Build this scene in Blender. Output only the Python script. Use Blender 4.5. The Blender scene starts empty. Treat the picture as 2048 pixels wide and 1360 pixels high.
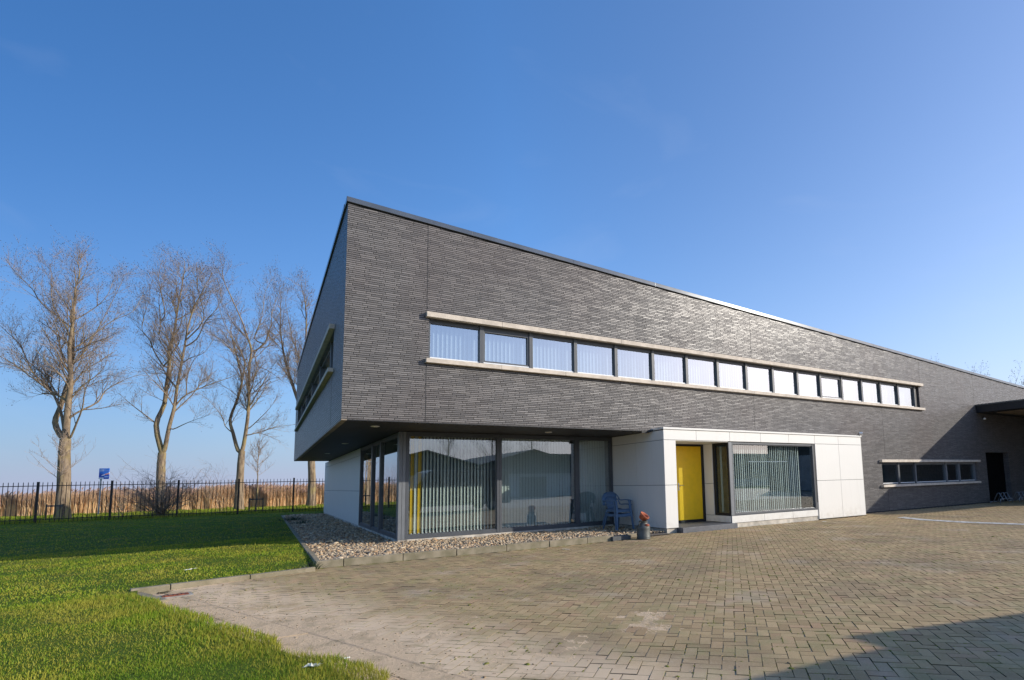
import bpy, math, random
import numpy as np
from mathutils import Vector, Matrix

sc = bpy.context.scene
R = math.radians
# ------------------------------------------------------------------ camera
def cam_axes(yaw, pitch, roll):
    y, p, r = R(yaw), R(pitch), R(roll)
    fwd = Vector((math.sin(y)*math.cos(p), math.cos(y)*math.cos(p), math.sin(p)))
    right = Vector((math.cos(y), -math.sin(y), 0))
    up = right.cross(fwd)
    return right*math.cos(r)+up*math.sin(r), up*math.cos(r)-right*math.sin(r), fwd
CR, CU, CF = cam_axes(32.845, 6.2993, -1.3231)
CAM = Vector((-1.3969, -13.1334, 1.55))
cd = bpy.data.cameras.new("camera"); co = bpy.data.objects.new("camera", cd); sc.collection.objects.link(co)
M = Matrix((CR, CU, -CF)).transposed().to_4x4(); M.translation = CAM
co.matrix_world = M
cd.sensor_width = 36; cd.lens = 1081.32/2048*36
cd.shift_x = -200/2048; cd.shift_y = 162.73/2048
cd.clip_start = .05; cd.clip_end = 6000
sc.camera = co
# ------------------------------------------------------------------ light
SUN = Vector((2.06, -1.62, 1.0)).normalized()
SUN_EL = math.asin(SUN.z); SUN_AZ = math.atan2(SUN.x, SUN.y)
w = bpy.data.worlds.new("World"); sc.world = w; w.use_nodes = True
nt = w.node_tree
sky = nt.nodes.new('ShaderNodeTexSky'); sky.sky_type = 'NISHITA'; sky.sun_disc = False
sky.sun_elevation = SUN_EL; sky.sun_rotation = SUN_AZ
sky.air_density = 1.15; sky.dust_density = 0.6; sky.ozone_density = 3.5; sky.altitude = 0
bg = nt.nodes['Background']; bg.inputs[1].default_value = 0.15
# clear winter air: a deeper blue overhead and a pale lavender-blue band of haze low over the horizon, all round
def wn(t): return nt.nodes.new(t)
tc = wn('ShaderNodeTexCoord'); sp = wn('ShaderNodeSeparateXYZ'); nt.links.new(tc.outputs['Generated'], sp.inputs[0])
cl = wn('ShaderNodeMath'); cl.operation = 'MAXIMUM'; nt.links.new(sp.outputs[2], cl.inputs[0]); cl.inputs[1].default_value = 0
m1 = wn('ShaderNodeMath'); m1.operation = 'MULTIPLY'; nt.links.new(cl.outputs[0], m1.inputs[0]); m1.inputs[1].default_value = -6.3
ex = wn('ShaderNodeMath'); ex.operation = 'EXPONENT'; nt.links.new(m1.outputs[0], ex.inputs[0])
m2 = wn('ShaderNodeMath'); m2.operation = 'MULTIPLY'; nt.links.new(ex.outputs[0], m2.inputs[0]); m2.inputs[1].default_value = .95
# faint wisps of high cloud
nz_ = wn('ShaderNodeTexNoise'); nz_.inputs['Scale'].default_value = 2.6; nz_.inputs['Detail'].default_value = 7; nz_.inputs['Distortion'].default_value = 1.3
mp_ = wn('ShaderNodeMapping'); mp_.inputs['Scale'].default_value = (1, 1, 3.2); nt.links.new(tc.outputs['Generated'], mp_.inputs[0]); nt.links.new(mp_.outputs[0], nz_.inputs['Vector'])
wr_ = wn('ShaderNodeMapRange'); nt.links.new(nz_.outputs['Fac'], wr_.inputs[0]); wr_.inputs[1].default_value = .56; wr_.inputs[2].default_value = .82; wr_.inputs[3].default_value = 0; wr_.inputs[4].default_value = .07
# the haze is brighter towards the sun's side
dt = wn('ShaderNodeVectorMath'); dt.operation = 'DOT_PRODUCT'; nt.links.new(tc.outputs['Generated'], dt.inputs[0]); dt.inputs[1].default_value = (SUN.x, SUN.y, 0)
mr = wn('ShaderNodeMapRange'); nt.links.new(dt.outputs['Value'], mr.inputs[0]); mr.inputs[1].default_value = -1; mr.inputs[2].default_value = 1; mr.inputs[3].default_value = .80; mr.inputs[4].default_value = 1.22
rp_ = wn('ShaderNodeMapRange'); nt.links.new(dt.outputs['Value'], rp_.inputs[0]); rp_.inputs[1].default_value = -1; rp_.inputs[2].default_value = 1
ramp = wn('ShaderNodeValToRGB'); nt.links.new(rp_.outputs[0], ramp.inputs[0]); cr_ = ramp.color_ramp
cr_.elements[0].position = 0; cr_.elements[0].color = (.14, .32, .48, 1); cr_.elements[1].position = 1; cr_.elements[1].color = (.78, .70, .74, 1)
for p_, c_ in ((.145, (.15, .35, .54, 1)), (.39, (.44, .70, .94, 1)), (.725, (.74, .72, .80, 1))):
    e_ = cr_.elements.new(p_); e_.color = c_
hs = wn('ShaderNodeMix'); hs.data_type = 'RGBA'; hs.blend_type = 'MULTIPLY'; hs.inputs[0].default_value = 1
nt.links.new(sky.outputs[0], hs.inputs[6]); nt.links.new(ramp.outputs[0], hs.inputs[7])
hz = wn('ShaderNodeVectorMath'); hz.operation = 'SCALE'; hz.inputs[0].default_value = (1.93, 2.08, 2.9); nt.links.new(mr.outputs[0], hz.inputs['Scale'])
mxw = wn('ShaderNodeMix'); mxw.data_type = 'RGBA'; nt.links.new(m2.outputs[0], mxw.inputs[0]); nt.links.new(hs.outputs[2], mxw.inputs[6]); nt.links.new(hz.outputs[0], mxw.inputs[7])
wc_ = wn('ShaderNodeMix'); wc_.data_type = 'RGBA'; nt.links.new(wr_.outputs[0], wc_.inputs[0]); nt.links.new(mxw.outputs[2], wc_.inputs[6]); wc_.inputs[7].default_value = (2.6, 2.8, 3.4, 1)
nt.links.new(wc_.outputs[2], bg.inputs[0])
sl = bpy.data.lights.new("sun", 'SUN'); sl.energy = 2.45; sl.angle = R(0.55); sl.color = (1, .93, .82)
so = bpy.data.objects.new("sun", sl); sc.collection.objects.link(so)
so.rotation_euler = SUN.to_track_quat('Z', 'Y').to_euler()
sc.view_settings.view_transform = 'Standard'; sc.view_settings.look = 'None'
sc.view_settings.exposure = 0.90; sc.view_settings.gamma = 1
sc.cycles.max_bounces = 8; sc.cycles.transparent_max_bounces = 16
sc.cycles.glossy_bounces = 4

# ------------------------------------------------------------------ tagging
def tag(o, label=None, cat=None, group=None, kind=None):
    if label: o['label'] = label
    if cat: o['category'] = cat
    if group: o['group'] = group
    if kind: o['kind'] = kind
    return o
def empty(name, loc=(0, 0, 0), rz=0.0, **kw):
    o = bpy.data.objects.new(name, None); sc.collection.objects.link(o)
    o.location = loc; o.rotation_euler = (0, 0, rz); o.empty_display_size = .2
    return tag(o, **kw)
def copy_tree(o, parent=None):
    c = o.copy(); sc.collection.objects.link(c); c.parent = parent
    for ch in list(o.children): copy_tree(ch, c)
    return c

# ------------------------------------------------------------------ materials
class NM:
    def __init__(s, name):
        s.m = bpy.data.materials.new(name); s.m.use_nodes = True
        s.t = s.m.node_tree; s.b = s.t.nodes['Principled BSDF']; s.out = s.t.nodes['Material Output']
    def n(s, typ, **kw):
        nd = s.t.nodes.new(typ)
        for k, v in kw.items():
            if isinstance(v, bpy.types.NodeSocket): s.t.links.new(v, nd.inputs[k])
            elif k in nd.inputs.keys() and not hasattr(nd, k): nd.inputs[k].default_value = v
            else: setattr(nd, k, v)
        return nd
    def val(s, sock, v):
        if isinstance(v, bpy.types.NodeSocket): s.t.links.new(v, sock)
        else: sock.default_value = v
    def math(s, op, a, b=None, c=None, clamp=False):
        nd = s.t.nodes.new('ShaderNodeMath'); nd.operation = op; nd.use_clamp = clamp
        for i, x in enumerate((a, b, c)):
            if x is not None: s.val(nd.inputs[i], x)
        return nd.outputs[0]
    def vec(s, x, y, z=0.0):
        nd = s.t.nodes.new('ShaderNodeCombineXYZ')
        for i, q in enumerate((x, y, z)): s.val(nd.inputs[i], q)
        return nd.outputs[0]
    def noise(s, vec, scale, detail=3, rough=.55, dist=0):
        nd = s.t.nodes.new('ShaderNodeTexNoise')
        if vec is not None: s.t.links.new(vec, nd.inputs['Vector'])
        nd.inputs['Scale'].default_value = scale; nd.inputs['Detail'].default_value = detail
        nd.inputs['Roughness'].default_value = rough; nd.inputs['Distortion'].default_value = dist
        return nd.outputs['Fac']
    def white(s, vec):
        nd = s.t.nodes.new('ShaderNodeTexWhiteNoise'); nd.noise_dimensions = '3D'
        s.t.links.new(vec, nd.inputs['Vector']); return nd
    def mix(s, f, a, b, blend='MIX'):
        nd = s.t.nodes.new('ShaderNodeMix'); nd.data_type = 'RGBA'; nd.blend_type = blend
        s.val(nd.inputs[0], f)
        for i, q in ((6, a), (7, b)):
            if isinstance(q, tuple) and len(q) == 3: q = (*q, 1)
            s.val(nd.inputs[i], q)
        return nd.outputs[2]
    def ramp(s, f, lo, hi):
        nd = s.t.nodes.new('ShaderNodeMapRange'); nd.interpolation_type = 'SMOOTHSTEP'
        s.val(nd.inputs[0], f); nd.inputs[1].default_value = lo; nd.inputs[2].default_value = hi
        return nd.outputs[0]
    def pos(s):
        g = s.t.nodes.new('ShaderNodeNewGeometry'); return g.outputs['Position']
    def xyz(s, v=None):
        nd = s.t.nodes.new('ShaderNodeSeparateXYZ'); s.t.links.new(v or s.pos(), nd.inputs[0]); return nd.outputs
    def attr(s, name):
        nd = s.t.nodes.new('ShaderNodeAttribute'); nd.attribute_name = name; return nd
    def bump(s, h, strength=.3, dist=.01, normal=None):
        nd = s.t.nodes.new('ShaderNodeBump'); nd.inputs['Strength'].default_value = strength
        nd.inputs['Distance'].default_value = dist; s.t.links.new(h, nd.inputs['Height'])
        if normal is not None: s.t.links.new(normal, nd.inputs['Normal'])
        s.t.links.new(nd.outputs[0], s.b.inputs['Normal']); return nd.outputs[0]
    def set(s, col=None, rough=None, metal=None, spec=None):
        if col is not None: s.val(s.b.inputs['Base Color'], (*col, 1) if isinstance(col, tuple) else col)
        if rough is not None: s.val(s.b.inputs['Roughness'], rough)
        if metal is not None: s.b.inputs['Metallic'].default_value = metal
        if spec is not None: s.b.inputs['Specular IOR Level'].default_value = spec
        return s
MAT = {}
def simple(name, col, rough=.6, metal=0, spec=.5, var=.12, scale=6, bump=.0, bscale=60, col2=None):
    m = NM(name); p = m.pos()
    f = m.noise(p, scale, 4)
    c2 = col2 or tuple(c*(1-var*1.6) for c in col); c1 = col if col2 else tuple(min(1, c*(1+var)) for c in col)
    m.set(m.mix(m.ramp(f, .3, .7), c1, c2), rough, metal, spec)
    if bump: m.bump(m.noise(p, bscale, 3), bump, .01)
    MAT[name] = m.m; return m.m

def mat_panel():
    m = NM('white_panel'); p = m.pos(); x = m.xyz(p)
    c = m.mix(m.noise(p, 1.1, 4), (.735, .715, .66), (.70, .68, .625))
    st = m.noise(m.vec(m.math('MULTIPLY', m.math('ADD', x[0], x[1]), 9.), 1., m.math('MULTIPLY', x[2], .5)), 1.0, 4, .6)
    c = m.mix(m.math('MULTIPLY', m.ramp(st, .52, .80), .22), c, (.50, .47, .40))
    foot = m.math('MULTIPLY', m.ramp(x[2], .55, .10), m.ramp(m.noise(p, 6, 5, .7), .35, .75))
    c = m.mix(m.math('MULTIPLY', foot, .40), c, (.42, .37, .29))
    m.set(c, .5); m.bump(m.noise(p, 120, 3), .03, .01); MAT['white_panel'] = m.m
mat_panel()
simple('panel_groove', (.02, .02, .02), .9)
simple('frame_grey', (.085, .092, .100), .4, spec=.45, var=.05)
simple('frame_light', (.17, .18, .19), .45, var=.04)
simple('dark_reveal', (.012, .012, .013), .6)
simple('door_black', (.006, .006, .006), .9, spec=.05)
simple('moss', (.14, .16, .025), .95, spec=.1, var=.4, scale=30, col2=(.22, .20, .06))
simple('clod', (.34, .25, .15), .95, spec=.1, var=.3, scale=30)
simple('soffit_board', (.045, .041, .038), .55, spec=.3, var=.1, scale=3)
simple('soffit_trim', (.30, .24, .17), .6, var=.2, scale=4)
simple('zinc', (.15, .16, .165), .15, metal=.55, var=.08, scale=2)
simple('sill_stone', (.60, .52, .42), .75, var=.10, scale=5, bump=.15, bscale=90)
simple('yellow_paint', (.93, .56, .006), .38, var=.03)
simple('steel', (.55, .55, .56), .3, metal=1)
simple('bluestone', (.10, .105, .115), .55, var=.12, scale=8, bump=.1)
simple('concrete', (.34, .31, .26), .9, var=.18, scale=5, bump=.35, bscale=70)
simple('kerb_concrete', (.31, .26, .18), .92, var=.22, scale=4, bump=.5, bscale=80, col2=(.19, .165, .10))
simple('plinth', (.55, .50, .42), .9, var=.2, scale=3, bump=.4, bscale=50)
simple('render_dark', (.03, .03, .03), .9)
simple('interior_wall', (.30, .31, .31), .9)
simple('interior_floor', (.10, .10, .095), .7)
simple('white_plastic', (.8, .8, .78), .4, var=.02)
simple('fence_steel', (.012, .011, .011), .45, spec=.4)
simple('blue_plastic', (.095, .165, .265), .42, var=.08, scale=9)
simple('can_grey', (.065, .07, .062), .55, metal=.2, var=.4, scale=7, col2=(.10, .105, .095), bump=.15, bscale=30)
simple('terracotta', (.42, .12, .055), .75, var=.25, scale=25, bump=.3)
simple('galvanised', (.32, .34, .36), .4, metal=.6, var=.1)
simple('wood_stake', (.16, .11, .07), .85, var=.25, scale=20)
simple('rubber', (.085, .09, .09), .8, var=.15)
simple('rust_plate', (.26, .075, .03), .85, var=.3, scale=20)
simple('van_paint', (.05, .055, .06), .3, spec=.6)
simple('paper', (.8, .78, .66), .8, var=.05)
simple('leaf_dark', (.03, .055, .018), .6, var=.4, scale=10)
simple('fascia_dark', (.016, .017, .019), .35, var=.05)
simple('shed_roof', (.030, .045, .048), .6, var=.15, scale=1)
simple('shed_wall', (.38, .39, .37), .8, var=.12, scale=1)
simple('shed_gable', (.028, .045, .048), .7, var=.1, scale=1)
simple('plume', (.36, .22, .16), .8, var=.3, scale=3)
simple('bud', (.30, .19, .15), .8, var=.3, scale=3)

def mat_bark():
    for name, c1, c2, c3 in (('bark', (.32, .24, .155), (.16, .115, .075), (.32, .25, .10)), ('twig', (.40, .31, .235), (.27, .205, .16), (.40, .29, .19))):
        m = NM(name); p = m.pos(); x = m.xyz(p)
        st = m.vec(m.math('MULTIPLY', x[0], 9.), m.math('MULTIPLY', x[1], 9.), m.math('MULTIPLY', x[2], 1.6))
        f = m.noise(st, 1.0, 6, .65)
        c = m.mix(m.ramp(f, .38, .62), c1, c2)
        c = m.mix(m.math('MULTIPLY', m.ramp(m.noise(p, .9, 3), .5, .68), .7), c, c3)
        m.set(c, .9, spec=.2)
        if name == 'bark': m.bump(f, .7, .04)
        MAT[name] = m.m
mat_bark()

def mat_brick(name='brick', lo=(.120, .113, .107), hi=(.245, .230, .218)):
    m = NM(name); p = m.pos(); x = m.xyz(p)
    u = m.math('ADD', x[0], x[1]); v = x[2]
    rh, bw = .0485, .330
    vr = m.math('DIVIDE', v, rh); row = m.math('FLOOR', vr); fv = m.math('SUBTRACT', vr, row)
    rn = m.white(m.vec(row, 3.3, 1.7)).outputs['Value']
    par = m.math('MULTIPLY', m.math('MODULO', m.math('ABSOLUTE', row), 2.), .30)
    drift = m.math('MULTIPLY', m.noise(m.vec(m.math('MULTIPLY', row, .13), 2.2, 9.1), 1.0, 1), 2.6)
    uu = m.math('ADD', m.math('ADD', m.math('DIVIDE', u, bw), drift), m.math('ADD', m.math('MULTIPLY', rn, .09), par))
    # uneven brick lengths
    wob = m.noise(m.vec(m.math('MULTIPLY', uu, .9), m.math('MULTIPLY', row, 7.13)), 1.0, 0)
    uu = m.math('ADD', uu, m.math('MULTIPLY', m.math('SUBTRACT', wob, .5), .22))
    col = m.math('FLOOR', uu); fu = m.math('SUBTRACT', uu, col)
    jv = m.math('MULTIPLY', m.ramp(fv, .17, .33), m.math('SUBTRACT', 1., m.ramp(fv, .93, 1.0)))
    ju = m.math('MULTIPLY', m.ramp(fu, .004, .034), m.math('SUBTRACT', 1., m.ramp(fu, .975, 1.0)))
    face = m.math('MULTIPLY', jv, ju)
    wn = m.white(m.vec(col, row, 5.5))
    r1 = wn.outputs['Value']
    fine = m.noise(m.vec(m.math('MULTIPLY', u, 26.), m.math('MULTIPLY', v, 60.)), 1.0, 4, .7)
    shade = m.math('ADD', m.math('MULTIPLY', r1, .26), m.math('MULTIPLY', fine, .62))
    c = m.mix(m.ramp(shade, .12, .80), lo, hi)
    warm = m.ramp(m.noise(p, .35, 4), .42, .68)
    c = m.mix(m.math('MULTIPLY', warm, .5), c, m.mix(.6, c, (.15, .115, .105)))
    c = m.mix(face, (.016, .015, .014), c)
    m.set(c, None, spec=.34)
    m.val(m.b.inputs['Roughness'], m.math('ADD', .33, m.math('MULTIPLY', m.math('SUBTRACT', 1., face), .5)))
    # each brick is laid at a slightly different angle
    g = m.n('ShaderNodeNewGeometry').outputs['Normal']
    vs = m.n('ShaderNodeVectorMath', operation='SUBTRACT'); m.t.links.new(wn.outputs['Color'], vs.inputs[0]); vs.inputs[1].default_value = (.5, .5, .5)
    sc_ = m.n('ShaderNodeVectorMath', operation='SCALE'); m.t.links.new(vs.outputs[0], sc_.inputs[0]); sc_.inputs['Scale'].default_value = .085
    ad = m.n('ShaderNodeVectorMath', operation='ADD'); m.t.links.new(g, ad.inputs[0]); m.t.links.new(sc_.outputs[0], ad.inputs[1])
    nn = m.n('ShaderNodeVectorMath', operation='NORMALIZE'); m.t.links.new(ad.outputs[0], nn.inputs[0])
    h = m.math('ADD', face, m.math('MULTIPLY', fine, .45))
    m.bump(h, .70, .010, nn.outputs[0])
    MAT[name] = m.m
mat_brick()

def mat_glass(name, refl, tint=(.75, .85, .85), k=1.0):
    m = NM(name); m.t.nodes.remove(m.b)
    gl = m.n('ShaderNodeBsdfGlossy'); gl.inputs['Roughness'].default_value = .0; gl.inputs['Color'].default_value = (.92, .96, 1, 1)
    tr = m.n('ShaderNodeBsdfTransparent'); tr.inputs['Color'].default_value = (*tint, 1)
    gg = m.n('ShaderNodeNewGeometry'); dp = m.n('ShaderNodeVectorMath', operation='DOT_PRODUCT'); m.t.links.new(gg.outputs['Normal'], dp.inputs[0]); m.t.links.new(gg.outputs['Incoming'], dp.inputs[1])
    cosi = m.math('ABSOLUTE', dp.outputs['Value']); schl = m.math('ADD', .07, m.math('MULTIPLY', m.math('POWER', m.math('SUBTRACT', 1., cosi), 4.5), .93))
    nz = m.noise(m.pos(), .7, 1)
    bp = m.n('ShaderNodeBump'); bp.inputs['Strength'].default_value = .02; bp.inputs['Distance'].default_value = .02; m.t.links.new(nz, bp.inputs['Height'])
    m.t.links.new(bp.outputs[0], gl.inputs['Normal'])
    f = m.math('ADD', m.math('MULTIPLY', schl, k), refl, clamp=True)
    mx = m.n('ShaderNodeMixShader'); m.t.links.new(f, mx.inputs[0]); m.t.links.new(tr.outputs[0], mx.inputs[1]); m.t.links.new(gl.outputs[0], mx.inputs[2])
    m.t.links.new(mx.outputs[0], m.out.inputs['Surface'])
    MAT[name] = m.m
mat_glass('glass_lower', .18, (.90, .97, .95))
mat_glass('glass_return', .03, (.7, .8, .8))
mat_glass('glass_side', .18, (.6, .7, .7))
mat_glass('glass_upper', .38, (.84, .92, .96))

def mat_blind(name, col):
    m = NM(name); x = m.xyz()
    f = m.noise(m.pos(), 30, 3)
    m.set(m.mix(f, col, tuple(c*.88 for c in col)), .8, spec=.2)
    tl = m.n('ShaderNodeBsdfTranslucent'); tl.inputs['Color'].default_value = (*col, 1)
    mx = m.n('ShaderNodeMixShader'); mx.inputs[0].default_value = .25
    m.t.links.new(m.b.outputs[0], mx.inputs[1]); m.t.links.new(tl.outputs[0], mx.inputs[2]); m.t.links.new(mx.outputs[0], m.out.inputs['Surface'])
    MAT[name] = m.m
mat_blind('blind_white', (.70, .75, .72)); mat_blind('blind_dimmed', (.50, .54, .55)); mat_blind('blind_yellow', (.80, .50, .03))  # upper-window blinds: white blinds' colour lowered to make those windows less bright

def mat_paver():
    m = NM('paver'); p = m.pos(); x = m.xyz(p)
    a = m.attr('shade').outputs['Fac']
    grain = m.noise(p, 62, 5, .85); big = m.noise(p, .45, 5, .6); mid = m.noise(p, 2.3, 5, .65)
    c = m.mix(a, (.335, .230, .112), (.52, .370, .190))
    c = m.mix(m.math('MULTIPLY', m.ramp(m.attr('red').outputs['Fac'], .78, .97), .35), c, (.48, .27, .165))
    c = m.mix(m.math('MULTIPLY', m.ramp(big, .47, .64), .75), c, m.mix(.55, c, (.16, .125, .085)))
    # wind-blown sand dusting the pavers near the grass edge
    dd = m.math('ADD', m.math('ADD', m.math('MULTIPLY', x[0], .928), m.math('MULTIPLY', x[1], .372)), 3.186)
    du = m.math('MULTIPLY', m.ramp(dd, 1.7, .4), m.ramp(m.noise(p, 1.3, 5, .7), .28, .58)); sandy = m.math('MULTIPLY', du, .85)
    c = m.mix(m.math('MULTIPLY', m.ramp(mid, .46, .66), .55), c, (.31, .27, .12))
    c = m.mix(m.math('MULTIPLY', m.ramp(m.noise(p, .8, 4), .55, .7), .45), c, (.54, .42, .30))
    c = m.mix(m.ramp(grain, .54, .72), c, m.mix(.55, c, (.72, .64, .50)))
    c = m.mix(m.ramp(grain, .46, .30), c, m.mix(.55, c, (.09, .08, .055)))
    c = m.mix(sandy, c, (.76, .57, .37))
    c = m.mix(m.attr('side').outputs['Fac'], c, m.mix(m.ramp(mid, .45, .6), (.060, .048, .028), (.12, .12, .03)))
    m.set(c, .88, spec=.25)
    m.bump(m.math('ADD', grain, m.math('MULTIPLY', mid, 2.)), .35, .003)
    MAT['paver'] = m.m
    m = NM('joint_bed'); p = m.pos()
    f = m.noise(p, 3.0, 5, .65); g = m.noise(p, 90, 3)
    c = m.mix(m.ramp(f, .42, .60), (.11, .088, .045), (.25, .24, .045))
    c = m.mix(m.ramp(m.noise(p, .9, 4), .50, .62), c, (.055, .045, .03))
    c = m.mix(m.math('MULTIPLY', g, .4), c, (.22, .19, .10))
    m.set(c, .95, spec=.1); m.bump(g, .6, .01); MAT['joint_bed'] = m.m
    m = NM('sand'); p = m.pos(); g = m.noise(p, 180, 4, .75)
    c = m.mix(g, (.84, .63, .41), (.60, .44, .27)); c = m.mix(m.math('MULTIPLY', m.ramp(m.noise(p, 3., 5), .5, .7), .45), c, (.22, .18, .10))
    m.set(c, .95, spec=.1); m.bump(m.math('ADD', g, m.math('MULTIPLY', m.noise(p, 14, 5, .7), 2.)), .8, .015); MAT['sand'] = m.m
    m = NM('yard'); p = m.pos(); f = m.noise(p, .4, 5, .6)
    m.set(m.mix(f, (.30, .25, .18), (.42, .35, .26)), .85, spec=.3); m.bump(m.noise(p, 20, 3), .4, .01); MAT['yard'] = m.m
mat_paver()

def mat_grass():
    m = NM('grass_blade'); a = m.attr('shade').outputs['Fac']; p = m.pos()
    c = m.mix(a, (.090, .200, .011), (.330, .440, .028))
    dry = m.math('MULTIPLY', m.ramp(m.math('ADD', m.noise(p, .8, 4, .6), m.math('MULTIPLY', m.attr('dry').outputs['Fac'], .30)), .50, .76), .70)
    c = m.mix(dry, c, (.47, .38, .06))
    c = m.mix(m.math('MULTIPLY', m.ramp(m.noise(p, .45, 4, .6), .54, .66), .5), c, (.055, .17, .012))
    m.set(c, .55, spec=.25)
    tl = m.n('ShaderNodeBsdfTranslucent'); m.t.links.new(c, tl.inputs['Color'])
    mx = m.n('ShaderNodeMixShader'); mx.inputs[0].default_value = .35
    m.t.links.new(m.b.outputs[0], mx.inputs[1]); m.t.links.new(tl.outputs[0], mx.inputs[2]); m.t.links.new(mx.outputs[0], m.out.inputs['Surface'])
    MAT['grass_blade'] = m.m
    m = NM('turf'); p = m.pos()
    c = m.mix(m.ramp(m.noise(p, 35, 4), .35, .65), (.05, .09, .012), (.12, .17, .016))
    c = m.mix(m.math('MULTIPLY', m.ramp(m.noise(p, .8, 4, .6), .52, .72), .6), c, (.20, .17, .04))
    m.set(c, .9, spec=.1); m.bump(m.noise(p, 60, 4), .8, .03); MAT['turf'] = m.m
    m = NM('verge'); p = m.pos()
    c = m.mix(m.ramp(m.noise(p, 1.2, 5), .4, .65), (.10, .17, .02), (.17, .17, .05))
    m.set(c, .9, spec=.1); m.bump(m.noise(p, 30, 4), .8, .05); MAT['verge'] = m.m
    m = NM('reed_stalk'); a = m.attr('shade').outputs['Fac']; h = m.attr('hgt').outputs['Fac']
    c = m.mix(a, (.78, .54, .29), (.90, .67, .40))
    c = m.mix(m.math('MULTIPLY', m.ramp(h, .52, .80), .6), c, m.mix(a, (.46, .29, .18), (.66, .44, .28)))
    m.set(c, .8, spec=.2)
    tl = m.n('ShaderNodeBsdfTranslucent'); m.t.links.new(c, tl.inputs['Color'])
    mx = m.n('ShaderNodeMixShader'); mx.inputs[0].default_value = .3
    m.t.links.new(m.b.outputs[0], mx.inputs[1]); m.t.links.new(tl.outputs[0], mx.inputs[2]); m.t.links.new(mx.outputs[0], m.out.inputs['Surface'])
    MAT['reed_stalk'] = m.m
    m = NM('stone'); a = m.attr('shade').outputs['Fac']; b = m.attr('hue').outputs['Fac']
    c = m.mix(a, (.15, .115, .08), (.72, .57, .37)); c = m.mix(m.ramp(b, .5, .9), c, m.mix(a, (.22, .12, .06), (.62, .40, .20)))
    c = m.mix(m.math('MULTIPLY', m.noise(m.pos(), 60, 3), .3), c, (.2, .18, .16))
    m.set(c, .7, spec=.35); MAT['stone'] = m.m
    m = NM('gravel_base'); p = m.pos()
    m.set(m.mix(m.noise(p, 40, 3), (.10, .085, .07), (.20, .165, .13)), .95); m.bump(m.noise(p, 40, 3), 1., .03); MAT['gravel_base'] = m.m
    m = NM('water'); m.set((.02, .035, .05), .12, spec=.5); m.bump(m.noise(m.pos(), .6, 4), .25, .05); MAT['water'] = m.m
    m = NM('road_paint'); p = m.pos()
    m.set(m.mix(m.ramp(m.noise(p, 6, 5, .7), .45, .6), (.62, .60, .55), (.30, .27, .21)), .8); MAT['road_paint'] = m.m
mat_grass()

def mat_sign():
    # printed panel: blue ground, white lettering bands, orange sweep, white foot - as a pattern in the board's own plane
    m = NM('sign_print'); tc = m.n('ShaderNodeTexCoord'); x = m.xyz(tc.outputs['Generated'])
    u, v = x[0], x[2]
    def box(u0, u1, v0, v1):
        a = m.math('MULTIPLY', m.math('GREATER_THAN', u, u0), m.math('LESS_THAN', u, u1))
        return m.math('MULTIPLY', a, m.math('MULTIPLY', m.math('GREATER_THAN', v, v0), m.math('LESS_THAN', v, v1)))
    c = m.mix(m.math('GREATER_THAN', v, m.math('ADD', .55, m.math('MULTIPLY', u, -.15))), (.035, .10, .55), (.05, .22, .80))
    for b in ((.06, .45, .84, .89), (.06, .50, .74, .79)): c = m.mix(box(*b), c, (.75, .85, .95))
    arc = m.math('ABSOLUTE', m.math('SUBTRACT', v, m.math('ADD', .30, m.math('MULTIPLY', m.math('POWER', u, 1.6), .28))))
    c = m.mix(m.math('MULTIPLY', m.math('LESS_THAN', arc, .045), m.math('GREATER_THAN', u, .28)), c, (.80, .85, .95))
    arc2 = m.math('ABSOLUTE', m.math('SUBTRACT', v, m.math('ADD', .37, m.math('MULTIPLY', m.math('POWER', u, 1.4), .13))))
    c = m.mix(m.math('MULTIPLY', m.math('LESS_THAN', arc2, .05), m.math('GREATER_THAN', u, .58)), c, (.85, .32, .22))
    c = m.mix(box(.0, .48, .0, .16), c, (.85, .88, .95))
    c = m.mix(box(.55, .95, .17, .25), c, (.35, .60, .95))
    m.set(c, .4); MAT['sign_print'] = m.m
mat_sign()
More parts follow.
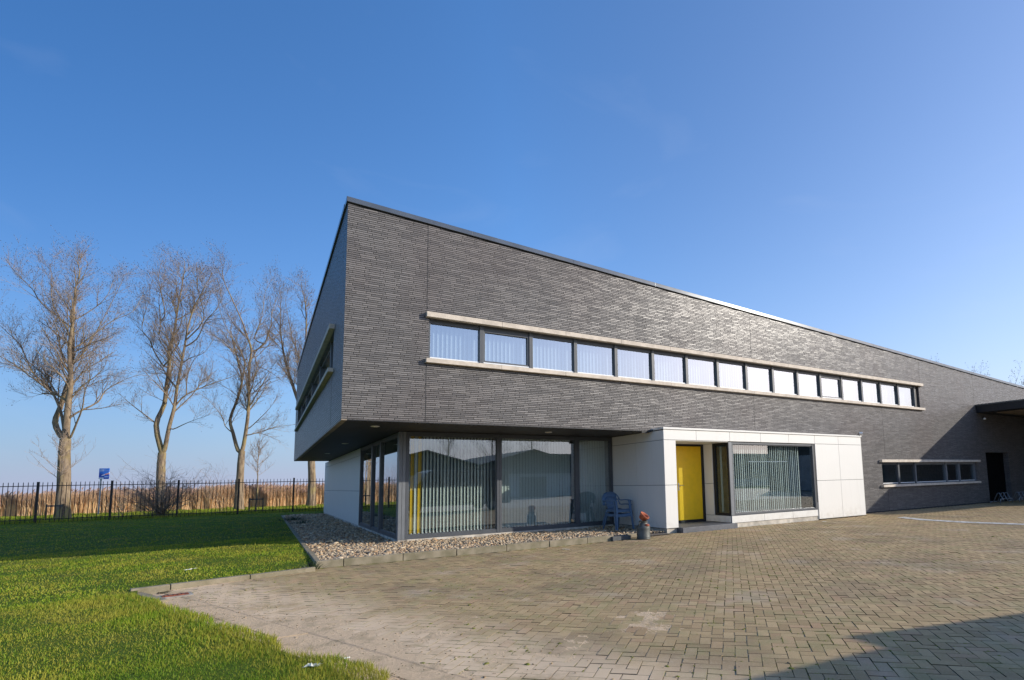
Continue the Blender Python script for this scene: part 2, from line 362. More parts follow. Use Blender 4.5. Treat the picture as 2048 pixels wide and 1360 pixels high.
# ------------------------------------------------------------------ mesh building
class MB:
    def __init__(s): s.v = []; s.f = []
    def quad(s, a, b, c, d):
        i = len(s.v); s.v += [tuple(a), tuple(b), tuple(c), tuple(d)]; s.f.append((i, i+1, i+2, i+3)); return s
    def poly(s, pts):
        i = len(s.v); s.v += [tuple(p) for p in pts]; s.f.append(tuple(range(i, i+len(pts)))); return s
    def box(s, x0, x1, y0, y1, z0, z1):
        i = len(s.v)
        s.v += [(x0, y0, z0), (x1, y0, z0), (x1, y1, z0), (x0, y1, z0), (x0, y0, z1), (x1, y0, z1), (x1, y1, z1), (x0, y1, z1)]
        s.f += [(i, i+3, i+2, i+1), (i+4, i+5, i+6, i+7), (i, i+1, i+5, i+4), (i+1, i+2, i+6, i+5), (i+2, i+3, i+7, i+6), (i+3, i, i+4, i+7)]; return s
    def prism(s, pts, z0, z1, zf=None):
        n = len(pts); i = len(s.v)
        s.v += [(p[0], p[1], z0) for p in pts]+[(p[0], p[1], z1) for p in pts]
        s.f += [tuple(i+k for k in reversed(range(n))), tuple(i+n+k for k in range(n))]
        s.f += [(i+k, i+(k+1) % n, i+n+(k+1) % n, i+n+k) for k in range(n)]; return s
    def hexa(s, p):   # 8 points ordered like box
        i = len(s.v); s.v += [tuple(q) for q in p]
        s.f += [(i, i+3, i+2, i+1), (i+4, i+5, i+6, i+7), (i, i+1, i+5, i+4), (i+1, i+2, i+6, i+5), (i+2, i+3, i+7, i+6), (i+3, i, i+4, i+7)]; return s
    def tube(s, pts, rad, seg=8, cap=True):
        pts = [Vector(p) for p in pts]; n = len(pts); rs = rad if isinstance(rad, (list, tuple)) else [rad]*n
        base = len(s.v); prev = None
        for k, p in enumerate(pts):
            t = (pts[min(k+1, n-1)]-pts[max(k-1, 0)]).normalized()
            if prev is None:
                a = t.orthogonal().normalized()
            else:
                a = (prev-t*prev.dot(t))
                a = a.normalized() if a.length > 1e-6 else t.orthogonal().normalized()
            prev = a; b = t.cross(a)
            for j in range(seg):
                an = 2*math.pi*j/seg; s.v.append(tuple(p+(a*math.cos(an)+b*math.sin(an))*rs[k]))
        for k in range(n-1):
            for j in range(seg):
                i0 = base+k*seg+j; i1 = base+k*seg+(j+1) % seg
                s.f.append((i0, i1, i1+seg, i0+seg))
        if cap:
            s.f.append(tuple(base+j for j in reversed(range(seg)))); s.f.append(tuple(base+(n-1)*seg+j for j in range(seg)))
        return s
    def lathe(s, prof, seg=28, c=(0, 0)):
        base = len(s.v)
        for r, z in prof:
            for j in range(seg):
                an = 2*math.pi*j/seg; s.v.append((c[0]+r*math.cos(an), c[1]+r*math.sin(an), z))
        for k in range(len(prof)-1):
            for j in range(seg):
                a = base+k*seg+j; b = base+k*seg+(j+1) % seg; s.f.append((a, b, b+seg, a+seg))
        s.f.append(tuple(base+j for j in reversed(range(seg)))); s.f.append(tuple(base+(len(prof)-1)*seg+j for j in range(seg)))
        return s
    def build(s, name, mat, parent=None, smooth=False, bevel=0, **kw):
        me = bpy.data.meshes.new(name); me.from_pydata(s.v, [], s.f); me.update()
        if mat: me.materials.append(MAT[mat] if isinstance(mat, str) else mat)
        me.polygons.foreach_set('use_smooth', [bool(smooth)]*len(me.polygons))
        o = bpy.data.objects.new(name, me); sc.collection.objects.link(o)
        if parent: o.parent = parent
        if bevel:
            b = o.modifiers.new('bevel', 'BEVEL'); b.width = bevel; b.segments = 2; b.limit_method = 'ANGLE'; b.angle_limit = R(40)
        if smooth == 'auto':
            pass
        return tag(o, **kw)
def npmesh(name, V, F, mat, parent=None, attrs=None, smooth=False, **kw):
    """V (n,3), F (m,k) with constant k; attrs: dict name -> per-face values"""
    me = bpy.data.meshes.new(name); n, (m, k) = len(V), F.shape
    me.vertices.add(n); me.vertices.foreach_set('co', np.asarray(V, np.float32).ravel())
    me.loops.add(m*k); me.loops.foreach_set('vertex_index', F.astype(np.int32).ravel())
    me.polygons.add(m); me.polygons.foreach_set('loop_start', np.arange(0, m*k, k, dtype=np.int32))
    me.update(calc_edges=True)
    for a, (dom, vals) in (attrs or {}).items():
        at = me.attributes.new(a, 'FLOAT', dom); at.data.foreach_set('value', np.asarray(vals, np.float32))
    me.polygons.foreach_set('use_smooth', np.full(m, bool(smooth)))
    me.materials.append(MAT[mat])
    o = bpy.data.objects.new(name, me); sc.collection.objects.link(o)
    if parent: o.parent = parent
    return tag(o, **kw)

# ------------------------------------------------------------------ ground
Z_S = 3.045                      # underside of the overhanging brick storey
GX, GY = 1.67, 2.23              # glass corner
BX0, BX1, BY = 8.5, 18.33, -.58  # white entrance block
def roofz(x): return 8.03 - .0483*x
EDGE = [(-3.4, -.3), (-2.95, -1.45), (-2.131, -3.25), (0.014, -8.60), (1.75, -13.0), (3.3, -17)]   # joint between paving and edging band
def edge_x(y, off=0.0):
    for (x0, y0), (x1, y1) in zip(EDGE, EDGE[1:]):
        if y0 >= y >= y1: return x0+(x1-x0)*(y-y0)/(y1-y0)+off
    return EDGE[0][0]+off if y > EDGE[0][1] else EDGE[-1][0]+off
MB().quad((-1500, -1500, -.10), (1500, -1500, -.10), (1500, 60, -.10), (-1500, 60, -.10)).build('ground', 'verge', kind='structure')
MB().quad((-3500, 60, -.35), (4500, 60, -.35), (4500, 5000, -.35), (-3500, 5000, -.35)).build('water', 'water', kind='structure')
MB().quad((-45, -60, -.045), (60, -60, -.045), (60, 3, -.045), (-45, 3, -.045)).build('yard', 'yard', kind='structure')
# lawn surface
def lawn_mesh():
    m = MB()
    pts = [(-30, 27.8), (-.40, 27.8), (-.40, -.92)]
    pts += [(-2.62, -1.80), (-2.98, -1.75)] + [(edge_x(y, -.62+.0*y), y) for y in (-3.2, -5, -7, -9, -11, -13, -16)] + [(-30, -16)]
    m.poly([(x, y, .055) for x, y in pts]); m.poly([(-.4, 27.8, .055), (3.5, 27.8, .055), (3.5, 23.2, .055), (-.4, 23.2, .055)][::-1])
    return m.build('lawn', 'turf', kind='structure')
lawn_mesh()
MB().prism([(-30, 27.8), (-30, 46), (45, 46), (45, 27.8)], -.099, .0).build('grass_verge', 'verge', kind='structure')
# joint bed below the pavers
bed = [(edge_x(y), y) for y in (-1.5, -3.25, -8.6, -13, -16)]

rng = np.random.default_rng(7)
def fbm(x, y, seed, octs=4):
    r = np.random.default_rng(seed); out = 0; amp = 1; fr = 1
    for _ in range(octs):
        for _k in range(3):
            th, ph = r.uniform(0, 6.28, 2); out = out+amp*np.sin((x*np.cos(th)+y*np.sin(th))*fr*1.9+ph)/3
        amp *= .55; fr *= 2.1
    return out
def und(x, y): return .011*fbm(np.asarray(x, float)*.42, np.asarray(y, float)*.42, 21, 3)   # gentle settlement of the paving
def bed_mesh():
    ys = np.linspace(-15, .1, 76); nx = 200; t = np.linspace(0, 1, nx)**1.5
    ex = np.interp(ys, [e[1] for e in EDGE][::-1], [e[0] for e in EDGE][::-1])
    X = ex[:, None]+(38-ex[:, None])*t[None]; Y = np.repeat(ys[:, None], nx, 1)
    V = np.stack([X, Y, und(X, Y)-.0085], -1).reshape(-1, 3)
    i = np.arange(75)[:, None]*nx+np.arange(nx-1)[None]; F = np.stack([i, i+1, i+nx+1, i+nx], -1).reshape(-1, 4)
    # leave out the part under gravel and building
    c = V[F].mean(1); F = F[~((c[:, 1] > -.92) & (c[:, 0] < BX0)) & ~((c[:, 1] > BY+.15) & (c[:, 0] < BX1-.1))]
    npmesh('paving_bed', V, F, 'joint_bed', smooth=True, kind='structure')
bed_mesh()
def paving():
    U = .1115; a45 = R(45)
    ca, sa = math.cos(a45), math.sin(a45)
    N = 330
    A, B = np.meshgrid(np.arange(-N, N), np.arange(-N, N), indexing='ij'); A = A.ravel(); B = B.ravel(); t = (A-B) % 4
    out = []
    for tt, (w_, h_) in ((0, (2, 1)), (3, (1, 2))):
        k = t == tt; x = A[k]*U; y = B[k]*U
        cx = x+w_*U/2; cy = y+h_*U/2
        wx = cx*ca-cy*sa+12; wy = cx*sa+cy*ca-6
        out.append((wx, wy, np.full(len(wx), w_*U/2), np.full(len(wx), h_*U/2)))
    wx, wy, hw, hh = [np.concatenate(q) for q in zip(*out)]
    ys = np.array([e[1] for e in EDGE])[::-1]; xs = np.array([e[0] for e in EDGE])[::-1]
    ex = np.interp(wy, ys, xs)
    keep = (wy > -14.5) & (wy < .0) & (wx < 38) & (wx > ex+.07)
    keep &= ~((wx < 6.9) & (wy > -1.08+(np.minimum(wx, -.45)+.45)*.32))
    keep &= ~((wx >= 6.9) & (wx < BX0) & (wy > -.72))
    keep &= ~((wx >= BX0-.1) & (wx < BX1+.05) & (wy > BY-.06)) & ~((wx > 8.8) & (wx < 11.25) & (wy > -.78))
    wx, wy, hw, hh = wx[keep], wy[keep], hw[keep], hh[keep]; n = len(wx)
    gap = rng.uniform(.0012, .0046, n); ch = .0018
    L = np.array([(-1, -1), (1, -1), (1, 1), (-1, 1)])
    jx, jy = rng.normal(0, .0015, n), rng.normal(0, .0015, n); rot = a45+rng.normal(0, .012, n)
    zt = rng.normal(0, .0013, n)+und(wx, wy)
    e_ = .05; gx_ = (und(wx+e_, wy)-und(wx-e_, wy))/(2*e_); gy_ = (und(wx, wy+e_)-und(wx, wy-e_))/(2*e_)
    tx = gx_*ca+gy_*sa+rng.normal(0, .0055, n); ty = -gx_*sa+gy_*ca+rng.normal(0, .0055, n)
    V = np.zeros((n, 8, 3))
    for i, (sx, sy) in enumerate(L):
        for lev, (ins, dz) in enumerate(((0, -.017), (ch, 0))):
            lx = sx*(hw-gap-ins); ly = sy*(hh-gap-ins)
            V[:, i+4*lev, 0] = wx+jx+lx*np.cos(rot)-ly*np.sin(rot)
            V[:, i+4*lev, 1] = wy+jy+lx*np.sin(rot)+ly*np.cos(rot)
            V[:, i+4*lev, 2] = zt+dz+(lx*tx+ly*ty if lev else 0) + (.012 if not lev else 0)*0
    # side lower verts sit at shallow depth so chamfer reads
    V[:, :4, 2] = V[:, 4:, 2]-.0022
    S = V.copy(); S[:, 4:, :] = V[:, :4, :]; S[:, :4, :] = V[:, :4, :]; S[:, :4, 2] = V[:, 4:, 2]-.016
    base = np.arange(n)[:, None]*12
    VV = np.concatenate([S[:, :4], V[:, :4], V[:, 4:]], axis=1).reshape(-1, 3)
    f = [(8, 9, 10, 11)]
    for i in range(4):
        j = (i+1) % 4; f += [(4+i, 4+j, 8+j, 8+i), (i, j, 4+j, 4+i)]
    F = (base[:, :, None]+np.array(f)[None]).reshape(-1, 4)
    sh = np.repeat(rng.beta(2.2, 2.2, n), 9); rd = np.repeat(rng.random(n), 9)
    npmesh('paving', VV, F, 'paver', attrs={'shade': ('FACE', sh), 'red': ('FACE', rd), 'side': ('FACE', np.tile(np.array([0]+[.55, 1]*4), n))}, kind='structure')
    return S[:, :4].copy(), zt
PCORN, PZ = paving()
# edging band of concrete slabs between grass and paving, with one open joint line
def edging():
    m = MB(); y = -3.3; r = random.Random(3)
    while y > -15:
        y2 = y-1.0; a = .0
        for (o0, o1) in ((-.012, -.30), (-.31, -.50)):
            z = .004+r.uniform(-.003, .003)
            m.prism([(edge_x(y-.006, o1), y-.006), (edge_x(y2+.006, o1), y2+.006), (edge_x(y2+.006, o0), y2+.006), (edge_x(y-.006, o0), y-.006)], -.04, z)
        y = y2
    return m.build('edging_slabs', 'sand', kind='structure')
edging()
def sand_sheet():
    nx, ny = 260, 330
    ys = np.linspace(-14, -2.2, ny); tt = np.linspace(0, 1, nx)
    Y = np.repeat(ys[:, None], nx, 1); X = np.array([[edge_x(y, -.5) for _ in (0,)] for y in ys])+tt[None]*4.2
    d = X-np.array([[edge_x(y)] for y in ys])
    c1 = np.exp(-((d-.25)/.75)**2)*np.exp(-((Y+6.9)/2.4)**2)*.92
    c2 = np.exp(-((X-2.0)/1.0)**2-((Y+8.2)/.75)**2)*.50
    c3 = np.exp(-((d)/.30)**2)*.55
    n = fbm(X*2.2, Y*2.2, 5, 5)
    g = np.random.default_rng(1).normal(0, .0008, X.shape)
    cut = np.where((d > -.035) & (d < .004), -.010, 0)
    Zh = cut-.0075+(np.clip(np.maximum(np.maximum(c1, c2), c3)+n*.30, -.4, 1.1))*.0115+g*.8
    V = np.stack([X, Y, np.minimum(Zh, .0045)+und(X, Y)], -1).reshape(-1, 3)
    i = np.arange(ny-1)[:, None]*nx+np.arange(nx-1)[None]
    F = np.stack([i, i+1, i+nx+1, i+nx], -1).reshape(-1, 4)
    npmesh('sand', V, F, 'sand', smooth=True, kind='structure')
sand_sheet()
def ico():
    t = (1+5**.5)/2
    V = np.array([(-1, t, 0), (1, t, 0), (-1, -t, 0), (1, -t, 0), (0, -1, t), (0, 1, t), (0, -1, -t), (0, 1, -t), (t, 0, -1), (t, 0, 1), (-t, 0, -1), (-t, 0, 1)], float)
    F = np.array([(0, 11, 5), (0, 5, 1), (0, 1, 7), (0, 7, 10), (0, 10, 11), (1, 5, 9), (5, 11, 4), (11, 10, 2), (10, 7, 6), (7, 1, 8), (3, 9, 4), (3, 4, 2), (3, 2, 6), (3, 6, 8), (3, 8, 9), (4, 9, 5), (2, 4, 11), (6, 2, 10), (8, 6, 7), (9, 8, 1)])
    return V/np.linalg.norm(V[0]), F
def bits(name, mat, P, size, flat, seed, **kw):
    r = np.random.default_rng(seed); n = len(P); iv, jf = ico(); s = size*r.lognormal(0, .45, n)
    V = iv[None]*(1+r.normal(0, .18, (n, 12, 1)))*np.stack([s*r.uniform(.8, 1.7, n), s*r.uniform(.7, 1.2, n), s*flat], 1)[:, None]
    th = r.uniform(0, 6.28, n); c, q = np.cos(th)[:, None], np.sin(th)[:, None]
    W = np.stack([V[..., 0]*c-V[..., 1]*q+P[:, 0:1], V[..., 0]*q+V[..., 1]*c+P[:, 1:2], V[..., 2]+P[:, 2:3]], -1).reshape(-1, 3)
    F = (np.arange(n)[:, None, None]*12+jf[None]).reshape(-1, 3)
    return npmesh(name, W, F, mat, smooth=True, kind='stuff', **kw)
def moss_and_clods():
    C = PCORN; a = C[:, [0, 1, 2, 3]].reshape(-1, 3); b = C[:, [1, 2, 3, 0]].reshape(-1, 3)
    m = (fbm(a[:, 0]*.9, a[:, 1]*.9, 31, 4)+rng.normal(0, .25, len(a)) > .25) & (a[:, 0] < 14) & (a[:, 0]-a[:, 1] < 22)
    a, b = a[m], b[m]; k = rng.random(len(a)) < .45; a, b = a[k], b[k]
    t = rng.random((3, len(a), 1)); P = np.concatenate([a*(1-q)+b*q for q in t]); P[:, 2] = und(P[:, 0], P[:, 1])-.0035
    bits('joint_moss', 'moss', P, .0068, .55, 5, label='yellow-green moss growing in the joints of the paving', cat='moss')
    n = 1500; y = rng.uniform(-12, -1.6, n); x = np.interp(y, [e[1] for e in EDGE][::-1], [e[0] for e in EDGE][::-1])-.45+rng.exponential(.55, n)
    P = np.stack([x, y, und(x, y)+.004], 1)
    bits('soil_crumbs', 'clod', P, .0046, .6, 6, label='small crumbs of soil scattered on the sandy paving beside the lawn', cat='soil')
moss_and_clods()
# kerb stones: along the gravel and along the lawn
def kerbs():
    m = MB(); r = random.Random(5)
    xs = [-.47, .02, 1.15, 2.28, 3.45, 4.55, 5.62, 6.42]
    for a, b in zip(xs, xs[1:]):
        dz = r.uniform(-.006, .006); dy = r.uniform(-.012, .012)
        m.box(a+.006, b-.006, -.98+dy, -.87+dy, -.08, .132+dz)
    a = Vector((-3.02, -2.08, 0)); b = Vector((-.50, -1.42, 0)); d = (b-a).normalized(); nrm = Vector((-d.y, d.x, 0))
    for s0, s1 in ((0, .48), (.48, 1.56), (1.56, 2.61)):
        p = a+d*(s0+.006); q = a+d*(s1-.006)
        m.prism([(p.x, p.y), (q.x, q.y), ((q+nrm*.11).x, (q+nrm*.11).y), ((p+nrm*.11).x, (p+nrm*.11).y)], -.08, .085+r.uniform(-.004, .004))
    y = -.86
    while y < 22: m.box(-.47, -.37, y, min(y+.99, 22.5), -.08, .085 if y > .2 else .12); y += 1.0
    m.prism([(-3.05, -1.98), (-2.55, -3.1), (-2.45, -3.05), (-2.93, -1.95)], -.08, .03)
    return m.build('kerb', 'kerb_concrete', kind='structure', bevel=.008)
kerbs()
# drain cover in the corner of the paving
t = empty('drain_cover', (-2.42, -2.62, 0), R(12), label='small rusty red drain plate sunk in the corner of the paving', cat='drain cover')
MB().box(-.20, .20, -.15, .15, -.03, .012).build('surround', 'concrete', t, bevel=.004)
mm = MB().box(-.16, .15, -.09, .07, -.01, .020)
for i in range(6): mm.box(-.13+i*.05, -.105+i*.05, -.07, .05, .018, .025)
mm.build('plate', 'rust_plate', t)

# gravel bed
MB().poly([(-.38, -.88, .02), (8.48, -.88, .02), (8.48, 2.3, .02), (1.8, 2.3, .02), (1.8, 23, .02), (-.38, 23, .02)]).build('gravel_base', 'gravel_base', kind='structure')
def gravel():
    def scat(n, x0, x1, y0, y1): return np.stack([rng.uniform(x0, x1, n), rng.uniform(y0, y1, n)], 1)
    P = np.concatenate([scat(15500, -.36, 7.1, -.86, 2.2), scat(1100, 7.1, 8.45, -.5, 2.2), scat(5200, -.36, 1.66, 2.2, 10), scat(4200, -.36, 1.66, 10, 22.8)])
    far = (P[:, 1] > 10)
    n = len(P); iv, jf = ico()
    s = rng.lognormal(math.log(.025), .35, n)*np.where(far, 1.25, 1)
    ax = np.stack([s*rng.uniform(.9, 1.6, n), s*rng.uniform(.7, 1.1, n), s*rng.uniform(.4, .8, n)], 1)
    V = iv[None]*(1+rng.normal(0, .10, (n, 12, 1)))*ax[:, None]
    th = rng.uniform(0, 6.28, n); tl = rng.normal(0, .45, n)
    c, s_ = np.cos(tl)[:, None], np.sin(tl)[:, None]
    y, z = V[..., 1]*c-V[..., 2]*s_, V[..., 1]*s_+V[..., 2]*c
    c, s_ = np.cos(th)[:, None], np.sin(th)[:, None]
    x, y = V[..., 0]*c-y*s_, V[..., 0]*s_+y*c
    hz = rng.uniform(.02, .075, n)+ .02*np.sin(P[:, 0]*2.2)*np.sin(P[:, 1]*2)
    W = np.stack([x+P[:, 0:1], y+P[:, 1:2], z+hz[:, None]], -1).reshape(-1, 3)
    F = (np.arange(n)[:, None, None]*12+jf[None]).reshape(-1, 3)
    npmesh('gravel', W, F, 'stone', smooth=True, attrs={'shade': ('FACE', np.repeat(rng.beta(1.8, 1.4, n), 20)), 'hue': ('FACE', np.repeat(rng.random(n), 20))},
           kind='stuff', label='loose brown and cream pebbles in the bed around the glass corner', cat='gravel')
gravel()

# grass blades
def blades(name, X, Y, H, W, mat, z0=.04, lean=.35, seed=1, shade=None, dry=None, extra=None, **kw):
    r = np.random.default_rng(seed); n = len(X)
    th = r.uniform(0, 6.28, n); ln = np.abs(r.normal(0, lean, n)); fa = r.uniform(0, 6.28, n)
    dx, dy = np.cos(th)*ln, np.sin(th)*ln; wx, wy = np.cos(fa)*W/2, np.sin(fa)*W/2
    V = np.zeros((n, 5, 3))
    for i, (h, sx, k) in enumerate(((0, 1, 0), (0, -1, 0), (.55, 1, .35), (.55, -1, .35), (1., 0, 1))):
        V[:, i, 0] = X+dx*H*k+wx*sx*(.85 if i > 1 else 1); V[:, i, 1] = Y+dy*H*k+wy*sx*(.85 if i > 1 else 1)
        V[:, i, 2] = z0+H*h/np.sqrt(1+ln*ln*.8)
    b = np.arange(n)[:, None]*5
    F = np.concatenate([b+np.array([[0, 1, 3]]), b+np.array([[0, 3, 2]]), b+np.array([[2, 3, 4]])], 1).reshape(-1, 3)
    at = {'shade': ('FACE', np.repeat(shade if shade is not None else r.random(n), 3)), 'dry': ('FACE', np.repeat(dry if dry is not None else r.random(n), 3))}
    if extra: at['hgt'] = ('FACE', np.tile(np.array(extra), n))
    return npmesh(name, V.reshape(-1, 3), F, mat, attrs=at, **kw)
def lawn_blades():
    cx, cy = CAM.x, CAM.y; X = []; Y = []; S = []
    for (d0, d1, n, wd) in ((2.6, 6.5, 130000, .0042), (6.5, 11, 130000, .0065), (11, 20, 120000, .013), (20, 46, 90000, .026)):
        rr = np.sqrt(rng.uniform(d0**2, d1**2, n)); az = rng.uniform(R(-24), R(32), n)
        X.append(cx+rr*np.sin(az)); Y.append(cy+rr*np.cos(az)); S.append(np.full(n, wd))
    X = np.concatenate(X); Y = np.concatenate(Y); S = np.concatenate(S)
    ys = np.array([e[1] for e in EDGE])[::-1]; xs = np.array([e[0] for e in EDGE])[::-1]
    ex = np.interp(Y, ys, xs, right=-.4)
    wob = .10*fbm(X*0+1, Y*2.5, 11, 3)
    lawn = np.where(Y < -2.2, X < ex-.47+wob, np.where(Y < -.9, (X < -3.05) | (Y > -1.94+(X+3.02)*.262), X < -.47))
    lawn &= ~((Y >= -2.2) & (Y < -.9) & (X > -.5))
    lawn |= (Y > 23.1) & (X < 3)
    k = lawn & (Y < 27.9)
    X, Y, S = X[k], Y[k], S[k]
    cl = fbm(X*1.6, Y*1.6, 3, 5)
    ed = np.exp(-np.abs(X-(np.interp(Y, ys, xs)-.55))/.28)*(Y < -2.5)
    H = (.031+.011*cl+rng.normal(0, .008, len(X)))*(1+ed*1.0)*(1+.8*(rng.random(len(X)) < .03)); H = np.clip(H, .012, .12)
    sh = np.clip(.5+cl*.28+rng.normal(0, .22, len(X))-ed*.25, 0, 1)
    blades('lawn_grass', X, Y, H, S, 'grass_blade', z0=.045, lean=.55, shade=sh, kind='stuff', label='short green and yellowish lawn grass left of the paving', cat='grass')
lawn_blades()
def verge_blades():
    n = 40000; X = rng.uniform(-19, 5, n); Y = rng.uniform(27.3, 42.5, n)
    H = .10+.10*np.clip(fbm(X*.8, Y*.8, 9, 4)+.3, 0, 1.5)+rng.exponential(.05, n)*(np.abs(Y-28) < .7)*2.5
    blades('verge_grass', X, Y, H, np.full(n, .028), 'grass_blade', z0=-.02, lean=.5, seed=4, kind='stuff', label='rough green grass strip between the fence and the reeds', cat='grass')
verge_blades()
def reeds():
    n = 120000; X = rng.uniform(-27, 9, n); Y = 42+rng.exponential(1.5, n)+.35*fbm(X*.9, X*0, 2, 3)
    H = 1.40+.26*fbm(X*.7, Y*.7, 8, 5)+rng.normal(0, .16, n)+.012*(X+17)
    blades('reed_bed', X, Y, H, np.full(n, .030)*rng.uniform(.6, 1.5, n), 'reed_stalk', z0=0, lean=.17, seed=6, extra=[.2, .3, .8], kind='stuff', label='band of dry golden reeds beyond the fence', cat='reeds')
    # plumes
    n2 = 4500; X = rng.uniform(-27, 9, n2); Y = 42+rng.exponential(2.0, n2)
    H = 1.36+.22*fbm(X*.7, Y*.7, 8, 4)+rng.normal(0, .15, n2)+.012*(X+17)
    th = rng.normal(0, 1, n2)*.10+.06; b = np.arange(n2)[:, None]*4
    V = np.zeros((n2, 4, 3))
    for i, (dx, dz) in enumerate(((0, -.16), (.045, 0), (.10, .15), (-.03, .03))):
        V[:, i, 0] = X+dx+th*(dz+.2); V[:, i, 1] = Y-.03+rng.normal(0, .01, n2); V[:, i, 2] = H+dz
    npmesh('reed_plumes', V.reshape(-1, 3), b+np.array([[0, 1, 2, 3]]), 'plume', kind='stuff', label='brown seed plumes along the top of the reeds', cat='reed plumes')
reeds()
